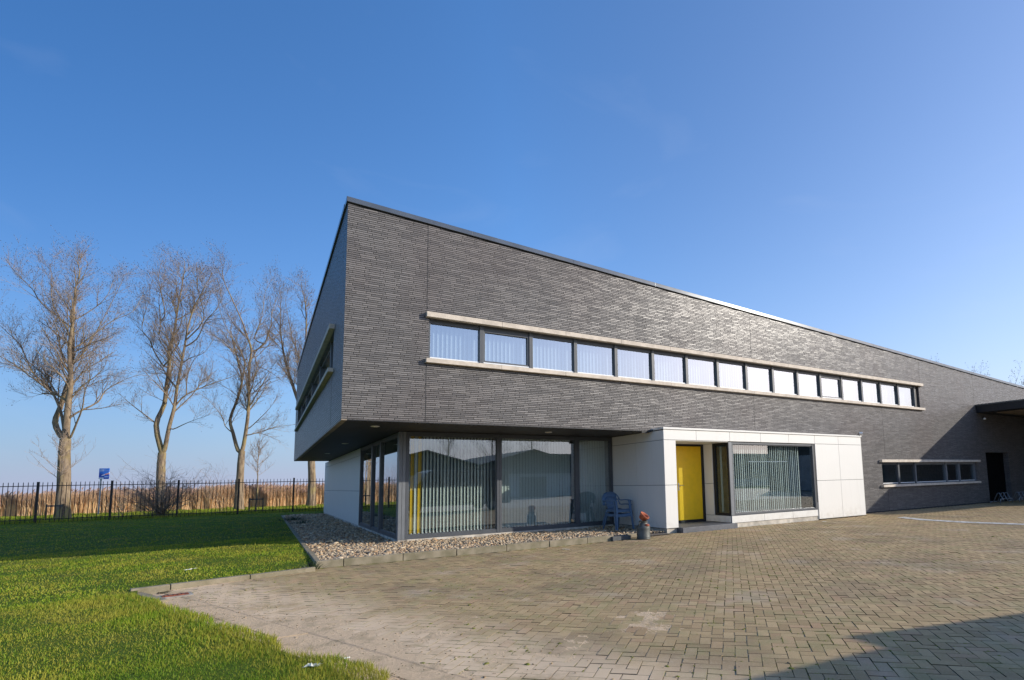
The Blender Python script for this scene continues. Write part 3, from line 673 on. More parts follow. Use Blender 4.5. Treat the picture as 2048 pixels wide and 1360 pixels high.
TREES = {
 't1': ((-11.55,33.00),[
  [(0.0,-0.04),(-0.12,2.39),(-0.24,4.07),(-0.25,4.91)],
  [(-0.24,4.9),(-0.2,6.05),(-0.18,7.21),(-0.04,8.08),(-0.06,9.06),(-0.13,10.25),(0.03,11.24),(0.12,12.44),(0.14,13.45),(0.26,14.36),(0.37,15.38),(0.08,16.41)],
  [(-0.5,5.09),(-1.1,5.97),(-1.0,6.94),(-0.8,8.0),(-0.69,9.18),(-0.94,10.67),(-1.14,12.07),(-1.44,12.98),(-1.45,14.2),(-1.62,15.53),(-1.8,16.46)],
  [(-0.4,5.28),(-0.55,6.25),(-0.82,7.13),(-1.44,8.12),(-2.39,9.02),(-2.87,9.92),(-3.45,10.92),(-4.42,11.85),(-5.01,12.36)],
  [(0.04,4.99),(0.68,5.84),(1.38,6.69),(1.83,7.65),(2.31,8.22),(2.67,8.61)],
  [(-0.23,5.86),(0.24,6.52),(0.94,7.28),(1.17,8.06),(2.07,8.82),(3.0,9.29)],
  [(-0.3,7.21),(-1.33,7.97),(-2.48,8.92),(-3.53,9.74),(-4.66,10.36)],
  [(-0.79,7.86),(-1.8,8.91),(-2.94,9.72),(-4.35,11.14)],
  [(-0.02,7.3),(0.57,8.26),(1.2,8.84),(1.72,9.61),(1.88,10.7)],
  [(-0.96,7.62),(-1.99,7.84),(-3.36,7.97),(-4.54,8.19)],
  [(-0.13,10.25),(0.93,10.92),(1.88,11.2),(2.83,11.57)],
  [(0.12,12.44),(0.93,13.33),(1.55,14.12),(1.77,15.14)],
  [(-1.13,12.27),(-2.23,13.5),(-2.8,14.43),(-3.58,15.37),(-4.27,16.31)],
  [(-0.86,9.77),(-1.79,10.89),(-2.46,11.8),(-3.63,12.83),(-4.61,13.76),(-5.06,15.3)],
  [(-0.17,10.75),(-0.91,11.96),(-1.89,13.09),(-2.6,14.32),(-2.93,15.76),(-3.1,16.59)],
  [(-0.63,9.37),(-0.18,10.25),(-0.09,11.44),(-0.28,13.66),(-0.6,15.2),(-0.62,16.53)],
  [(-0.02,10.64),(0.5,11.43),(1.38,12.61),(2.31,13.3),(2.5,14.61)],
 ]),
 't2': ((-7.20,35.00),[
  [(0.05,-0.18),(-0.08,1.65),(-0.16,3.36),(-0.15,4.22)],
  [(-0.29,4.4),(-0.73,6.13),(-0.57,7.64),(-0.59,9.06),(-0.55,10.49),(-0.77,11.61),(-0.68,13.17),(-0.67,14.75),(-0.67,16.35),(-0.66,17.84),(-0.84,18.89)],
  [(0.02,4.5),(0.24,6.0),(0.47,7.4),(0.51,8.71),(0.7,10.46),(0.84,11.68),(0.97,13.13),(1.43,14.59),(2.01,15.83),(2.49,17.08)],
  [(-0.91,6.4),(-1.89,7.24),(-2.69,7.91),(-3.16,8.36)],
  [(0.52,5.83),(1.3,6.19),(2.15,6.44),(3.2,6.74)],
  [(0.61,7.29),(1.17,8.26),(2.21,9.0),(3.26,9.52),(3.99,9.95)],
  [(0.34,8.55),(-0.21,9.49),(-1.25,10.4),(-2.39,11.2),(-3.43,11.9)],
  [(-0.76,10.39),(-1.44,11.51),(-2.05,12.42),(-2.75,13.11),(-3.0,14.24),(-2.9,15.83),(-3.26,16.98)],
  [(-0.55,10.49),(0.02,10.92),(0.15,12.26),(0.64,13.14),(0.9,14.26),(0.35,15.87),(0.58,17.58)],
  [(0.84,11.68),(1.79,12.22),(2.82,13.32),(3.66,13.97),(4.16,14.87),(3.99,16.01)],
  [(0.64,10.58),(-0.25,11.71),(-0.58,12.5)],
  [(-0.68,13.17),(-1.65,14.55),(-2.27,15.59),(-2.7,16.86),(-2.89,17.9)],
  [(0.81,10.46),(1.33,10.89),(2.29,11.2),(2.89,12.19)],
  [(-0.63,14.07),(-1.17,15.56),(-1.83,17.06),(-2.05,18.57)],
  [(1.06,8.26),(1.21,9.35),(1.68,10.44),(2.5,11.31)],
  [(-0.51,7.86),(-1.21,8.31),(-1.89,8.76)],
  [(1.03,12.24),(2.37,13.55),(2.94,15.12),(3.28,16.83)],
 ]),
 't3': ((-2.79,37.00),[
  [(-0.03,-0.13),(-0.09,1.71),(-0.08,3.61),(-0.05,4.49)],
  [(-0.36,4.57),(-0.8,5.87),(-1.03,6.96),(-0.51,8.47),(-0.27,10.0),(-0.61,11.34),(-0.89,12.46),(-1.29,13.81),(-1.24,14.94)],
  [(0.05,4.88),(0.3,6.27),(0.5,7.79),(0.57,9.54),(0.71,11.08),(0.82,12.2),(0.49,13.32),(0.11,14.46),(-0.65,16.29),(-1.16,17.67),(-1.11,18.82)],
  [(0.82,12.2),(1.28,12.85),(1.65,14.31),(1.71,15.55),(1.98,16.8),(2.48,17.93)],
  [(0.52,6.27),(1.45,7.11),(2.07,7.75),(2.58,8.4)],
  [(0.55,5.73),(1.49,6.14),(2.34,6.44),(3.52,6.63)],
  [(0.71,8.88),(1.55,9.52),(2.4,9.83),(3.27,9.92)],
  [(0.75,9.32),(1.53,9.96),(2.26,10.61),(3.21,11.25)],
  [(0.29,7.58),(-0.42,8.8),(-1.39,9.59),(-2.4,10.27)],
  [(-0.85,5.65),(-1.32,6.42),(-1.25,7.18),(-2.08,8.51),(-2.64,8.74)],
  [(0.39,9.99),(-0.18,11.55),(-0.9,12.68),(-1.82,13.49),(-2.4,14.07)],
  [(0.49,13.32),(0.53,14.79),(0.46,16.26),(0.28,17.64),(0.54,19.02)],
  [(0.84,11.75),(1.62,12.62),(2.47,13.28),(3.1,13.93)],
  [(1.36,13.64),(2.1,14.18),(2.96,14.62)],
  [(-0.27,10.0),(0.04,11.55),(-0.25,12.89),(-0.56,14.59),(-0.52,15.94)],
  [(0.93,11.08),(1.71,10.73),(2.83,10.04),(3.5,9.58)],
 ]),
 't4': ((2.09,39.00),[
  [(0.01,-0.19),(-0.0,2.22),(-0.18,4.75),(-0.46,6.45)],
  [(-0.46,6.45),(-0.86,9.04),(-0.87,11.65),(-0.54,14.28),(-0.52,16.96),(-0.88,18.54)],
  [(-0.46,6.45),(-1.75,9.93),(-2.38,12.56),(-2.75,15.22),(-2.6,17.91)],
  [(-0.46,6.45),(0.39,9.88),(0.7,13.37),(0.79,16.93)],
  [(-0.83,9.47),(-2.22,10.81),(-4.64,12.18)],
  [(-0.87,11.65),(-1.5,14.31),(-1.41,17.43)],
  [(-0.64,9.04),(-1.36,10.79),(-3.19,13.46),(-3.96,16.15)],
 ]),
}
# ------------------------------------------------------------------ the office building
bld = empty('office_building', (0, 0, 0), label='dark brick office building with cantilevered upper storey and sloping roofline', cat='building')
FRONT = lambda off: (lambda p: (p[0], off+p[1], p[2]))       # u along x, depth goes in +y
LEFT = lambda off: (lambda p: (off+p[1], p[0], p[2]))        # u along y, depth goes in +x
RETN = lambda off: (lambda p: (off+p[1], p[0], p[2]))
def mapped(m, fn): m.v = [tuple(fn(p)) for p in m.v]; return m

def wall_grid(us, zf, solid, th, name, fn, mat='brick'):
    """slab with openings. us: breakpoints; zf: list of functions z(u); solid(i,j) -> bool; quads front/back and reveals"""
    m = MB(); nu, nz = len(us)-1, len(zf)-1
    P = lambda i, j, d: (us[i], d, zf[j](us[i]))
    for i in range(nu):
        for j in range(nz):
            if not solid(i, j): continue
            m.quad(P(i, j, 0), P(i+1, j, 0), P(i+1, j+1, 0), P(i, j+1, 0))
            m.quad(P(i+1, j, th), P(i, j, th), P(i, j+1, th), P(i+1, j+1, th))
            if i == 0 or not solid(i-1, j): m.quad(P(i, j, th), P(i, j, 0), P(i, j+1, 0), P(i, j+1, th))
            if i == nu-1 or not solid(i+1, j): m.quad(P(i+1, j, 0), P(i+1, j, th), P(i+1, j+1, th), P(i+1, j+1, 0))
            if j == 0 or not solid(i, j-1): m.quad(P(i, j, th), P(i+1, j, th), P(i+1, j, 0), P(i, j, 0))
            if j == nz-1 or not solid(i, j+1): m.quad(P(i, j+1, 0), P(i+1, j+1, 0), P(i+1, j+1, th), P(i, j+1, th))
    mapped(m, fn)
    return m.build(name, mat, bld)
Z0, Z1 = 4.58, 5.60            # upper window band
us = [0, 1.85, 18.33, 20.62, 24.08, 28.95, 30.1, 32.7, 46]
zs = [-.1, 1.13, 2.08, 2.6, Z_S, Z0, Z1]
zf = [(lambda u, z=z: z) for z in zs]+[lambda u: roofz(u)]
def solid(i, j):
    u = (us[i]+us[i+1])/2; z = (zs[j]+(zs[j+1] if j+1 < len(zs) else 6))/2
    if u < 18.33 and z < Z_S: return False
    if 1.85 < u < 24.08 and Z0 < z < Z1: return False
    if 20.62 < u < 28.95 and 1.13 < z < 2.08: return False
    if 30.1 < u < 32.7 and z < 2.6: return False
    return True
wall_grid(us, zf, solid, .32, 'brick_wall', FRONT(0))
LY = 21.1; LW0, LW1 = 2.2, 19.0
us2 = [.32, LW0, LW1, LY]; zs2 = [Z_S, Z0, Z1]
wall_grid(us2, [(lambda u, z=z: z) for z in zs2]+[lambda u: 8.03], lambda i, j: not (i == 1 and j == 1), .32, 'brick_wall', LEFT(0))
# back wall, far end wall, roof deck, intermediate floor
MB().box(.0, 46, LY, LY+.3, Z_S, 5.7).build('rear_wall', 'brick', bld)
MB().box(46, 46.3, 0, LY, -.1, 5.7).build('end_wall', 'brick', bld)
def rp(x0, x1, y0, y1, za, zb): return [(x0, y0, roofz(x0)+za), (x1, y0, roofz(x1)+za), (x1, y1, roofz(x1)+za), (x0, y1, roofz(x0)+za), (x0, y0, roofz(x0)+zb), (x1, y0, roofz(x1)+zb), (x1, y1, roofz(x1)+zb), (x0, y1, roofz(x0)+zb)]
MB().hexa(rp(.1, 46, .1, LY+.2, -.30, -.06)).build('roof', 'render_dark', bld)
MB().box(.32, 46, .32, LY, Z_S+.02, Z_S+.35).build('floor_slab', 'interior_floor', bld)
# upper brick faces of the left wall above rear are closed by a light parapet infill
MB().hexa([(0, LY, 5.6), (46, LY, 5.6), (46, LY+.3, 5.6), (0, LY+.3, 5.6), (0, LY, roofz(0)-.02), (46, LY, roofz(46)-.02), (46, LY+.3, roofz(46)-.02), (0, LY+.3, roofz(0)-.02)]).build('rear_wall', 'brick', bld)
# coping: folded zinc, segments with joints, shadow gap below
def coping():
    m = MB(); x = -.035; r = random.Random(2)
    while x < 46:
        x2 = min(x+2.95, 46.3); dz = 0
        y0 = -.045-r.uniform(0, .0015)
        a, b = x, x2
        m.hexa([(a, y0, roofz(a)+.035), (b, y0, roofz(b)+.035), (b, .36, roofz(b)+.035), (a, .36, roofz(a)+.035),
                (a, y0, roofz(a)+.155), (b, y0, roofz(b)+.155), (b, .36, roofz(b)+.135), (a, .36, roofz(a)+.135)])
        x = x2
    o = m.build('coping', 'zinc', bld, bevel=.006)
    m = MB().box(-.045, .34, .366, LY+.35, 8.065, 8.18); m.build('coping', 'zinc', bld, bevel=.006)
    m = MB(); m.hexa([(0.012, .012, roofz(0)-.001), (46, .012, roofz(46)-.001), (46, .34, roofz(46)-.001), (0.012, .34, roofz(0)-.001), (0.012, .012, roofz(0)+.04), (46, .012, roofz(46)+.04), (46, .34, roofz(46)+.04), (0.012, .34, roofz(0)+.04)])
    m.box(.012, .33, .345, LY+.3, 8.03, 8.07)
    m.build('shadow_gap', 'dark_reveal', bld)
coping()
# expansion joints in the brickwork
for (x, a, b) in ((1.80, Z_S, Z0-.13), (1.80, Z1+.16, roofz(1.8)), (13.04, Z_S, Z0-.13), (13.04, Z1+.16, roofz(13.04)), (20.93, 2.30, Z0-.13), (20.93, 0, .98), (24.25, Z1+.16, roofz(24.25)), (29.40, 5.1, roofz(29.4))):
    MB().box(x-.007, x+.007, -.0025, .0, a, b).build('expansion_joint', 'dark_reveal', bld)
MB().box(-.0025, 0, 2.30, 2.316, Z_S, Z0-.13).build('expansion_joint', 'dark_reveal', bld)
# stone ledges
def ledge(u0, u1, z0, z1, fn, dep, joints, back=.02):
    m = MB(); pts = [u0]+joints+[u1]
    for a, b in zip(pts, pts[1:]): m.box(a+.0025, b-.0025, -dep, back, z0, z1)
    mapped(m, fn); return m.build('stone_ledge', 'sill_stone', bld, bevel=.005)
jt = [3.68+1.86*k for k in range(11)]
ledge(1.77, 24.30, Z1, Z1+.125, FRONT(0), .125, jt)
ledge(1.77, 24.30, Z0-.105, Z0, FRONT(0), .125, [x-.02 for x in jt], back=.14)
ledge(20.45, 29.20, 2.08, 2.19, FRONT(0), .125, [22.6, 24.7, 26.9])
ledge(20.45, 29.05, 1.03, 1.13, FRONT(0), .125, [22.6, 24.7, 26.9], back=.14)
jl = [4.2+2.1*k for k in range(7)]
ledge(2.06, 19.2, Z1, Z1+.125, LEFT(0), .125, jl)
ledge(2.06, 19.2, Z0-.105, Z0, LEFT(0), .125, jl, back=.14)

# windows of the upper band ------------------------------------------------
def blind(m, u0, u1, z0, z1, d, pitch, width, ang, r, jitter=4):
    u = u0+pitch/2
    while u < u1-pitch*.3:
        a = R(ang+r.uniform(-jitter, jitter)); c, s = math.cos(a)*width/2, math.sin(a)*width/2
        # slightly bowed vane of three strips
        for k in range(3):
            t0, t1 = -1+2*k/3, -1+2*(k+1)/3
            b0, b1 = (1-t0*t0)*.008, (1-t1*t1)*.008
            m.quad((u+c*t0-s*b0/width, d+s*t0+b0, z0), (u+c*t1-s*b1/width, d+s*t1+b1, z0), (u+c*t1-s*b1/width, d+s*t1+b1, z1), (u+c*t0-s*b0/width, d+s*t0+b0, z1))
        u += pitch
def band_window(u0, u1, z0, z1, fn, glass, operable=False, ang=40, r=None, blinds=True, mul=.05, head=.10, mat='frame_grey', dep=(.10, .20), foot=.045):
    m = MB(); d0, d1 = dep
    m.box(u0, u0+mul, d0-.04, d1, z0, z1); m.box(u1-mul, u1, d0-.04, d1, z0, z1)
    m.box(u0+mul, u1-mul, d0, d1, z1-head, z1); m.box(u0+mul, u1-mul, d0, d1, z0, z0+foot)
    iu0, iu1, iz0, iz1 = u0+mul, u1-mul, z0+foot, z1-head
    if operable:
        s = .045
        m.box(iu0, iu0+s, d0-.012, d1-.02, iz0, iz1); m.box(iu1-s, iu1, d0-.012, d1-.02, iz0, iz1)
        m.box(iu0+s, iu1-s, d0-.012, d1-.02, iz1-s, iz1); m.box(iu0+s, iu1-s, d0-.012, d1-.02, iz0+.03, iz0+s+.03)
        iu0 += s; iu1 -= s; iz0 += s+.03; iz1 -= s
    mapped(m, fn); f = m.build('window', mat, bld, bevel=.003)
    mapped(MB().quad((iu0, d0+.045, iz0), (iu1, d0+.045, iz0), (iu1, d0+.045, iz1), (iu0, d0+.045, iz1)), fn).build('pane', glass, f)
    zb = z0+foot+.004
    if operable: zb = z0+foot+.002
    mapped(MB().box(u0+mul+.004, u1-mul-.004, d0-.004-(.02 if operable else 0), d0+.02-(.02 if operable else 0), zb, zb+.028), fn).build('sill_strip', 'white_plastic', f)  # white strip before the glass, standing in for the sunlit inner sill
    if blinds:
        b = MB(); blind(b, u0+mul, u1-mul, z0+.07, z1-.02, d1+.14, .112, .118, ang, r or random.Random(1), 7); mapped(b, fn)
        b.build('blind', 'blind_dimmed', f)
    return f
P = 1.376; rr = random.Random(11)
angs = [52, 48, 44, 40, 50, 44, 42, 46, 48, 40, 12, 8, 10, 14, 8, 6]
for k in range(16):
    a = 1.85+P*k+(-.0 if k == 0 else -.03); b = 1.85+P*(k+1)-.03
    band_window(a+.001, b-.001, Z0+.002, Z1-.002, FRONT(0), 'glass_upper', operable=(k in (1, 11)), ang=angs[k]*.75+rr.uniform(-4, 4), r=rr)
MB().box(23.84, 24.078, .08, .20, Z0+.002, Z1-.002).build('jamb_infill', 'dark_reveal', bld)
# left face band
edges = [2.2, 3.6, 6.98, 10.4, 13.75, 17.1, 19.0]
for a, b in zip(edges, edges[1:]):
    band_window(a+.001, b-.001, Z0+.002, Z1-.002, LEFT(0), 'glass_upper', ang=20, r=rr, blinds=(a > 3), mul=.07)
# low band at right
lowe = [20.62, 22.0, 23.35, 26.1, 27.35, 28.95]
for k, (a, b) in enumerate(zip(lowe, lowe[1:])):
    band_window(a+.001, b-.001, 1.132, 2.078, FRONT(0), 'glass_side', ang=-15, r=rr, blinds=False, mul=.06, foot=.04, mat='frame_light' if k > 1 else 'frame_grey')

# interiors -----------------------------------------------------------------
MB().box(.34, 46, 3.2, 3.3, Z_S+.36, 7.0-.6).build('interior_wall', 'interior_wall', bld)
MB().box(1.75, 18.3, 6.2, 6.3, .1, Z_S).build('interior_wall', 'interior_wall', bld)
MB().box(1.72, 46, 2.3, 22.8, .0, .10).build('ground_floor', 'interior_floor', bld)
MB().box(18.4, 46, 3.0, 3.1, .1, Z_S).build('interior_wall', 'interior_wall', bld)
MB().box(8.52, 8.6, 2.25, 6.2, .1, Z_S).build('interior_wall', 'interior_wall', bld)

# soffit --------------------------------------------------------------------
def soffit():
    m = MB()
    for k in range(14):
        y0 = .10+k*1.5; y1 = min(y0+1.495, LY-.02)
        if y0 > LY-.1: break
        if y0 < GY: m.box(.12, 8.52, y0, min(y1, GY+.35), Z_S-.02, Z_S-.002)
        if y1 > GY+.4: m.box(.12, GX+.3, max(y0, GY+.355), y1, Z_S-.02, Z_S-.002)
    m.build('soffit', 'soffit_board', bld)
    MB().box(.002, .115, .002, LY, Z_S-.024, Z_S-.0015).build('soffit_trim', 'soffit_trim', bld)
    MB().box(.12, 18.3, .002, .095, Z_S-.022, Z_S-.0015).build('soffit_trim', 'dark_reveal', bld)
    for (x, y) in ((.87, 1.11), (5.61, 1.17), (.90, 7.1), (.91, 13.2)):
        d = MB().lathe([(.105, Z_S-.034), (.105, Z_S-.019)], 24, (x, y)).build('downlight', 'white_plastic', bld)
        MB().lathe([(.075, Z_S-.040), (.08, Z_S-.0345)], 20, (x, y)).build('lens', 'paper', d)
soffit()

# ground floor glass corner --------------------------------------------------
ZB = .12    # frame foot
MB().box(GX+.01, BX0-.01, GY+.01, GY+.25, -.08, ZB).build('plinth', 'plinth', bld)
MB().box(GX+.01, GX+.3, GY+.251, 22.9, -.08, ZB).build('plinth', 'plinth', bld)
cp = MB(); cp.box(GX, GX+.085, GY, GY+.17, ZB+.001, Z_S-.03); cp.box(GX+.09, GX+.175, GY-.006, GY+.17, ZB+.001, Z_S-.03)
cp.build('corner_post', 'frame_light', bld, bevel=.004)
def big_window(panes, z0, z1, fn, glass, mull=.07, mat='frame_grey', dep=.16, blinds=None, extra=None, foot=.10, head=.09):
    for i, (a, b) in enumerate(panes):
        m = MB()
        m.box(a, a+mull, 0, dep, z0, z1); m.box(b-mull, b, 0, dep, z0, z1)
        m.box(a+mull, b-mull, .01, dep, z0, z0+foot); m.box(a+mull, b-mull, .01, dep, z1-head, z1)
        g = .022
        m.box(a+mull, a+mull+g, .035, dep-.02, z0+foot, z1-head); m.box(b-mull-g, b-mull, .035, dep-.02, z0+foot, z1-head)
        m.box(a+mull+g, b-mull-g, .035, dep-.02, z0+foot, z0+foot+g); m.box(a+mull+g, b-mull-g, .035, dep-.02, z1-head-g, z1-head)
        mapped(m, fn); f = m.build('window', mat, bld, bevel=.003)
        a2, b2, c2, d2 = a+mull+g, b-mull-g, z0+foot+g, z1-head-g
        mapped(MB().quad((a2, .06, c2), (b2, .06, c2), (b2, .06, d2), (a2, .06, d2)), fn).build('pane', glass, f)
        if blinds:
            for (u0, u1, ang, mt) in blinds[i]:
                bb = MB(); blind(bb, u0, u1, z0+foot+.02, z1-.05, dep+.12, .098, .104, ang, random.Random(i+5), 5); mapped(bb, fn)
                bb.build('blind', mt, f)
                wt = MB(); u = u0+.049
                while u < u1-.03: wt.box(u-.014, u+.014, dep+.112, dep+.118, z0+foot+.005, z0+foot+.035); u += .098
                mapped(wt, fn).build('blind_weights', 'white_plastic', f)
big_window([(1.85, 4.50), (4.505, 7.15), (7.155, 8.49)], ZB+.001, Z_S-.03, FRONT(GY+.0), 'glass_lower',
           blinds=[[(1.93, 2.03, 30, 'blind_white'), (2.03, 2.13, 15, 'blind_yellow'), (2.13, 2.23, 30, 'blind_white'), (2.23, 2.33, 15, 'blind_yellow'), (2.34, 4.45, 42, 'blind_white')],
                   [(4.58, 7.08, 14, 'blind_white')], [(7.2, 8.45, 14, 'blind_white')]])
big_window([(GY+.175, 5.10), (5.10, 6.62), (6.62, 9.22)], ZB+.001, Z_S-.03, LEFT(GX+.0), 'glass_side', mull=.085)
# white panelled wall behind the glass corner
def panels(rects, fn, th=.02, gap=.006, name='cladding_panel', mat='white_panel'):
    m = MB()
    for (u0, u1, z0, z1) in rects: m.box(u0+gap, u1-gap, -th, 0, z0+gap, z1-gap)
    mapped(m, fn); return m.build(name, mat, bld, bevel=.002)
z1j, z2j = 1.395, 2.73
MB().box(GX+.03, GX+.28, 9.23, 22.9, ZB+.002, Z_S-.03).build('wall_core', 'panel_groove', bld)
yy = [9.24, 10.1, 12.6, 15.2, 17.8, 20.4, 22.9]
panels([(a, b, c, d) for a, b in zip(yy, yy[1:]) for c, d in ((ZB, z1j), (z1j, z2j), (z2j, Z_S-.03))], LEFT(GX+.02))
MB().box(GX, GX+.25, 22.901, 22.95, ZB, Z_S-.03).build('cladding_panel', 'white_panel', bld)
MB().box(GX+.2, 46, 22.7, 22.89, 0, Z_S).build('rear_wall', 'interior_wall', bld)

# white entrance block --------------------------------------------------------
YD = .62                                # door plane
XB = 11.14                              # left face of the bay window
ZT = 3.09
core = MB()
core.box(BX0+.03, 8.94, BY+.03, GY+.2, .13, ZT-.03)             # pillar and side wall
core.box(8.941, XB+.02, YD+.06, YD+.2, 2.715, ZT-.03)
core.box(15.44, BX1-.03, BY+.03, .3, .03, ZT-.03)
core.box(8.941, 15.439, BY+.03, BY+.2, z2j+.006, ZT-.03)        # lintel
core.box(XB+.03, 15.439, BY+.03, BY+.2, .13, .36)
core.box(8.941, 15.439, BY+.201, -.002, ZT-.08, ZT-.03)
core.build('wall_core', 'panel_groove', bld)
# side (west) face
ge = [BY+.02, .85, 1.98, GY+.0]
panels([(a, b, c, d) for a, b in ((BY+.001, .85), (.85, GY-.01)) for c, d in ((.14, z1j), (z1j, z2j), (z2j, Z_S-.022))], LEFT(BX0+.02))
xt = [BX0, 9.78, 11.20, 12.64, 14.06, 15.48, 16.88, BX1]
fr = [(a, b, z2j, ZT-.05) for a, b in zip(xt, xt[1:])]
fr += [(BX0, 8.96, .14, z1j), (BX0, 8.96, z1j, z2j)]
fr += [(15.48, 16.88, .02, z1j), (15.48, 16.88, z1j, z2j), (16.88, BX1, .02, z1j), (16.88, BX1, z1j, z2j)]
fr += [(XB, 12.64, .135, .365), (12.64, 14.06, .135, .365), (14.06, 15.42, .135, .365)]
panels(fr, FRONT(BY+.02), th=.021)
panels([(BY, .0, .02, z1j), (BY, .0, z1j, ZT-.05)], lambda p: (BX1-.02-p[1], p[0], p[2]))
# pillar inner face, entrance ceiling, panel beside the bay, bay return foot
panels([(BY, YD, .14, z1j), (BY, YD, z1j, z2j)], lambda p: (8.94-p[1], p[0], p[2]))
MB().box(8.962, XB-.001, BY+.025, YD+.05, z2j-.02, z2j+.004).build('entrance_ceiling', 'white_panel', bld)
panels([(.17, YD, .365, z1j), (.17, YD, z1j, z2j-.02), (BY+.03, YD, .155, .365)], LEFT(XB))
MB().box(BX0-.02, BX1+.02, BY-.03, .0-.002, ZT-.045, ZT+.012).build('coping', 'white_panel', bld, bevel=.004)
# plinths
MB().box(BX0+.06, 8.93, BY+.05, GY, -.08, .135).build('plinth', 'plinth', bld); MB().box(XB+.02, 15.46, BY+.03, .2, -.08, .132).build('plinth', 'plinth', bld)
MB().box(15.43, 15.475, BY+.012, BY+.06, .02, .62).build('downpipe', 'frame_light', bld)
# step
MB().box(8.935, XB+.015, -.80, YD+.1, -.08, .150).build('step', 'bluestone', bld, bevel=.006)
# door
door = MB(); DX0, DX1 = 9.86, 11.06
dfm = MB(); dfm.box(8.964, DX0+.05, YD-.03, YD+.06, .152, 2.71); dfm.box(DX1-.05, XB-.022, YD-.03, YD+.06, .152, 2.71); dfm.box(DX0+.05, DX1-.05, YD-.03, YD+.06, 2.645, 2.71); dfm.box(DX0+.05, DX1-.05, YD-.03, YD+.05, .152, .23)
dfm.build('door_frame', 'dark_reveal', bld)
dl = MB().box(DX0+.055, DX1-.055, YD-.015, YD+.03, .235, 2.64).build('door', 'yellow_paint', bld, bevel=.004)
h = MB(); h.box(9.965, 10.015, YD-.024, YD-.0155, 1.20, 1.44)
h.tube([(9.99, YD-.02, 1.36), (9.99, YD-.075, 1.36), (10.01, YD-.085, 1.36), (10.16, YD-.085, 1.36)], .011, 8)
h.lathe([(.02, 1.235), (.02, 1.265)], 10, (9.99, YD-.028)); h.build('handle', 'steel', dl)
# bay window: side light on the return and the large front light
def ret_window():
    u0, u1, z0, z1 = BY+.03, .165, .37, 2.705
    m = MB(); s = .075
    m.box(u0, u0+s, 0, .12, z0, z1); m.box(u1-s, u1, 0, .12, z0, z1); m.box(u0+s, u1-s, 0, .12, z0, z0+s); m.box(u0+s, u1-s, 0, .12, z1-s, z1)
    mapped(m, LEFT(XB-.0)); f = m.build('window', 'dark_reveal', bld, bevel=.003)
    mapped(MB().quad((u0+s, .05, z0+s), (u1-s, .05, z0+s), (u1-s, .05, z1-s), (u0+s, .05, z1-s)), LEFT(XB)).build('pane', 'glass_return', f)
    b = MB().box(.02, .05, .20, .26, z0+.1, z1-.1); mapped(b, LEFT(XB)).build('blind', 'blind_white', f)
ret_window()
MB().box(XB-.004, XB+.13, BY+.0, BY+.029, .37, 2.71).build('corner_post', 'frame_light', bld, bevel=.003)
big_window([(XB+.135, 15.40)], .37, 2.71, FRONT(BY+.012), 'glass_lower', mull=.06, dep=.14, foot=.06, head=.06, blinds=[[(11.36, 14.95, 22, 'blind_white')]])
MB().box(15.405, 15.475, BY+.015, BY+.3, .37, 2.72).build('jamb_infill', 'dark_reveal', bld)
MB().box(11.2, 15.4, 2.6, 2.7, .1, ZT-.1).build('interior_wall', 'interior_wall', bld)
MB().box(XB, 15.45, BY+.25, 2.3, .0, .12).build('ground_floor', 'interior_floor', bld)
MB().box(8.965, XB, 2.61, 2.7, .1, ZT-.1).build('interior_wall', 'render_dark', bld)
# camera-like lamps at the block's upper corners
def spot(x, y, z, mat, name='flood_lamp'):
    m = MB(); m.box(x-.05, x+.05, y-.10, y-.0, z-.01, z+.02); m.tube([(x, y-.06, z+.01), (x, y-.06, z+.07), (x+.02, y-.12, z+.09)], .015, 8); o = m.build(name, 'dark_reveal', bld)
    MB().tube([(x+.01, y-.10, z+.09), (x+.08, y-.20, z+.07)], [.045, .055], 14).build('lamp_head', mat, o)
spot(BX1-.08, BY+.10, ZT+.02, 'white_plastic'); 
m = MB(); m.box(8.12, 8.34, -.03, .03, Z_S-.075, Z_S-.025); m.tube([(8.34, -.03, Z_S-.05), (8.48, -.09, Z_S+.0)], .028, 10); m.build('flood_lamp', 'dark_reveal', bld)
m = MB(); m.lathe([(.02, 4.28), (.07, 4.30), (.07, 4.36), (.03, 4.40)], 16, (30.15, -.09)); m.build('wall_lamp', 'white_plastic', bld)
# dark gate in the brick at right
dk = MB(); dk.box(30.1, 32.7, .26, .31, 0, 2.6)
for k in range(13): dk.box(30.12+k*.2, 30.3+k*.2, .245, .26, .02, 2.58)
dk.build('service_door', 'door_black', bld)
MB().box(18.35, 30.08, -.02, -.002, -.06, .045).build('plinth', 'render_dark', bld)
# canopy
MB().box(36.3, 46, -8.9, -.003, -.05, 4.6).build('light_blocker', 'brick', bld)  # unseen brick mass added to block sky and bounce light under the canopy
can = MB(); can.box(29.5, 46, -9.1, -.003, 4.62, 4.98); can.build('canopy', 'fascia_dark', bld, bevel=.01)
MB().box(29.47, 46, -9.13, -.004, 4.981, 5.05).build('canopy_trim', 'zinc', bld)
MB().box(30.3, 45.5, -8.6, -.6, 4.60, 4.619).build('canopy_ceiling', 'soffit_trim', bld)
